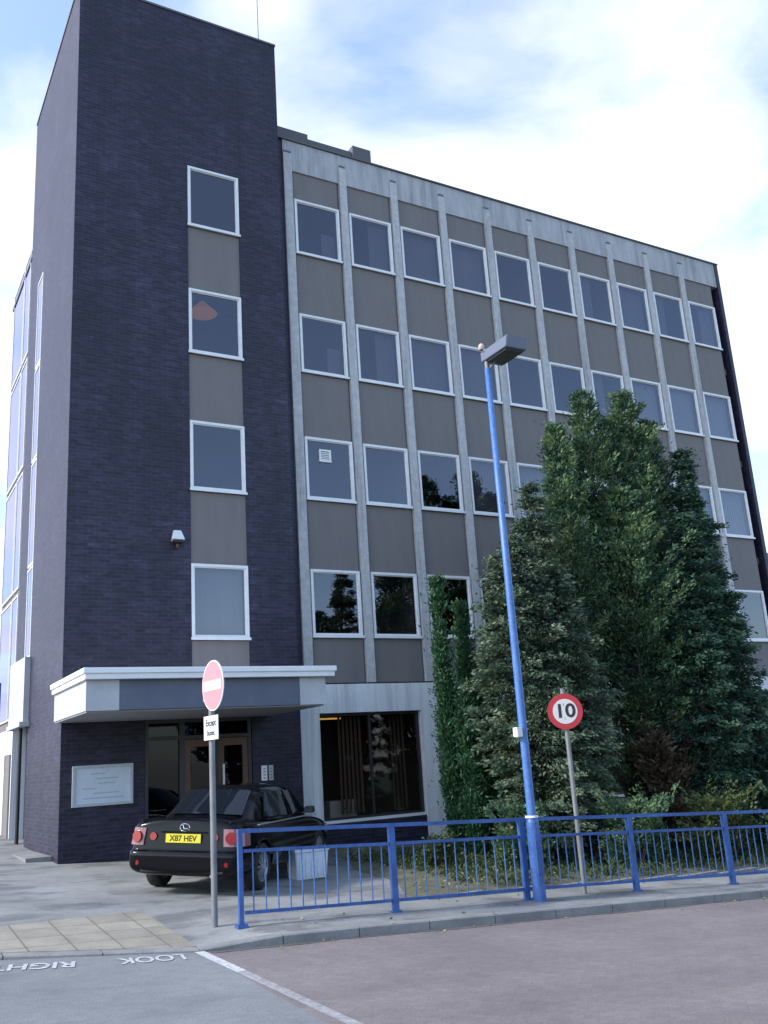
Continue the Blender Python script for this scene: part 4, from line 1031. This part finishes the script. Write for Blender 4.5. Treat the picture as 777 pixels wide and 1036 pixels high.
# low ground cover
N = 2600; gx = rng.uniform(-.6, 9, N); gy_ = rng.uniform(-6.6, -2.0, N); okk = gx > (-.1-.24*(-gy_-.6)); gx, gy_ = gx[okk], gy_[okk]
k = 14; cc_ = np.stack([gx, gy_, np.array([G(a, b)+.10 for a, b in zip(gx, gy_)])], 1)
pp = (cc_[:, None, :]+rng.normal(0, .06, (len(gx), k, 3))*np.array([1, 1, .7])).reshape(-1, 3)
dd = rng.normal(size=(len(pp), 3)); dd[:, 2] = np.abs(dd[:, 2])+.6
o = bpy.data.objects.new('ground_cover', leaf_mesh('ground_cover', pp, dd, M['leaf_wild'], .07, .35, .2, np.repeat(rng.uniform(.1, .9, len(gx)), k))); col.objects.link(o)
tag(o, 'sparse green weeds growing through the bed', 'plants', kind='stuff')
# a few leaves blown on to the pavement and into the gutter
N = 90; ax_ = rng.uniform(-4.5, 9, N); ay_ = np.where(rng.random(N) < .5, rng.uniform(-8.3, -6.9, N), [kerb_y(a)-.05-abs(random.gauss(0, .12)) for a in ax_])
az_ = np.array([(PZ(a, b) if b > kerb_y(a) else RZ(a, b))+.015 for a, b in zip(ax_, ay_)]); dv = rng.normal(size=(N, 3)); dv[:, 2] *= .15
o = bpy.data.objects.new('blown_leaves', leaf_mesh('blown_leaves', np.stack([ax_, ay_, az_], 1), dv, M['leaf_litter'], .045, .6, .2, rng.uniform(.2, 1, N))); col.objects.link(o)
tag(o, 'scattered dry leaves on the pavement edge and in the gutter', 'leaves', kind='stuff')

# broad leaved trees across the road, behind the camera (seen only as reflections in the glass)
def bigtree(x, y, h, r, seed, lab):
    g = G(x, y); rt = root('street_tree', (x, y, g), lab, 'tree', 'trees across the road seen as reflections')
    gg = random.Random(seed); mb = MB().tube((x, y, g-.2), (x, y, g+h*.35), .28, .2, 10, False)
    sp = []
    for i in range(7):
        a = i*2.4+gg.random(); q = r*gg.uniform(.2, .65); zc = g+h*gg.uniform(.35, .62); e = (x+math.cos(a)*q, y+math.sin(a)*q, zc+h*.2)
        mb.tube((x, y, g+h*.33), e, .12, .03, 7, False); sp.append((e[0], e[1], zc-h*.15, zc+h*gg.uniform(.25, .4), r*.5, .5))
    mb.obj('trunk', M['bark'], rt, smooth=True)
    c, d, t = crown_points(sp, 420, 40, .38, .3, .25, seed, .4, .2)
    child('crown', leaf_mesh('crown', c-np.array(rt.location), d, M['leaf_wild'], .34, .6, .15, t), rt)
bigtree(9.5, -31, 11, 3.8, 61, 'left tree of the reflected group')
bigtree(17, -34, 13, 4.2, 62, 'middle tree of the reflected group')
bigtree(26, -33, 11, 4, 63, 'right tree of the reflected group')
bigtree(-1, -36, 10, 3.5, 64, 'lone tree apart from the reflected group')

# ------------------------------------------------------------------ house far right behind the office block
H_ = root('brick_house', (33, 14, G(33, 14)), 'dark brown gabled building just visible beyond the right end of the office block', 'building')
hz = G(33, 14)
MB().box(30.2, 40, 12, 20, hz-1, 5.2).obj('wall', M['far_brick'], H_)
rf = MB().prism([(29.9, 11.6, 5.21), (40.3, 11.6, 5.21), (40.3, 20.4, 5.21), (29.9, 20.4, 5.21)], [(29.9, 15.9, 7.4), (40.3, 15.9, 7.4), (40.3, 16.1, 7.4), (29.9, 16.1, 7.4)]).obj('roof', M['dark_roof'], H_)
child('chimney', MB().box(31, 31.8, 15.5, 16.3, 6.6, 8.6).mesh('chimney', M['far_brick'], H_.location), rf)
for zz_ in (1.6, -1.6):
    for xx in (31.5, 34, 36.5): 
        wv_ = MB().box(xx, xx+1.2, 11.93, 11.995, zz_, zz_+1.4).obj('window', M['frame'], H_)
        child('pane', MB().box(xx+.08, xx+1.12, 11.91, 11.928, zz_+.08, zz_+1.32).mesh('pane', M['car_glass'], H_.location), wv_)
for o in list(bpy.data.objects):
    if '_abs' in o.keys(): del o['_abs']
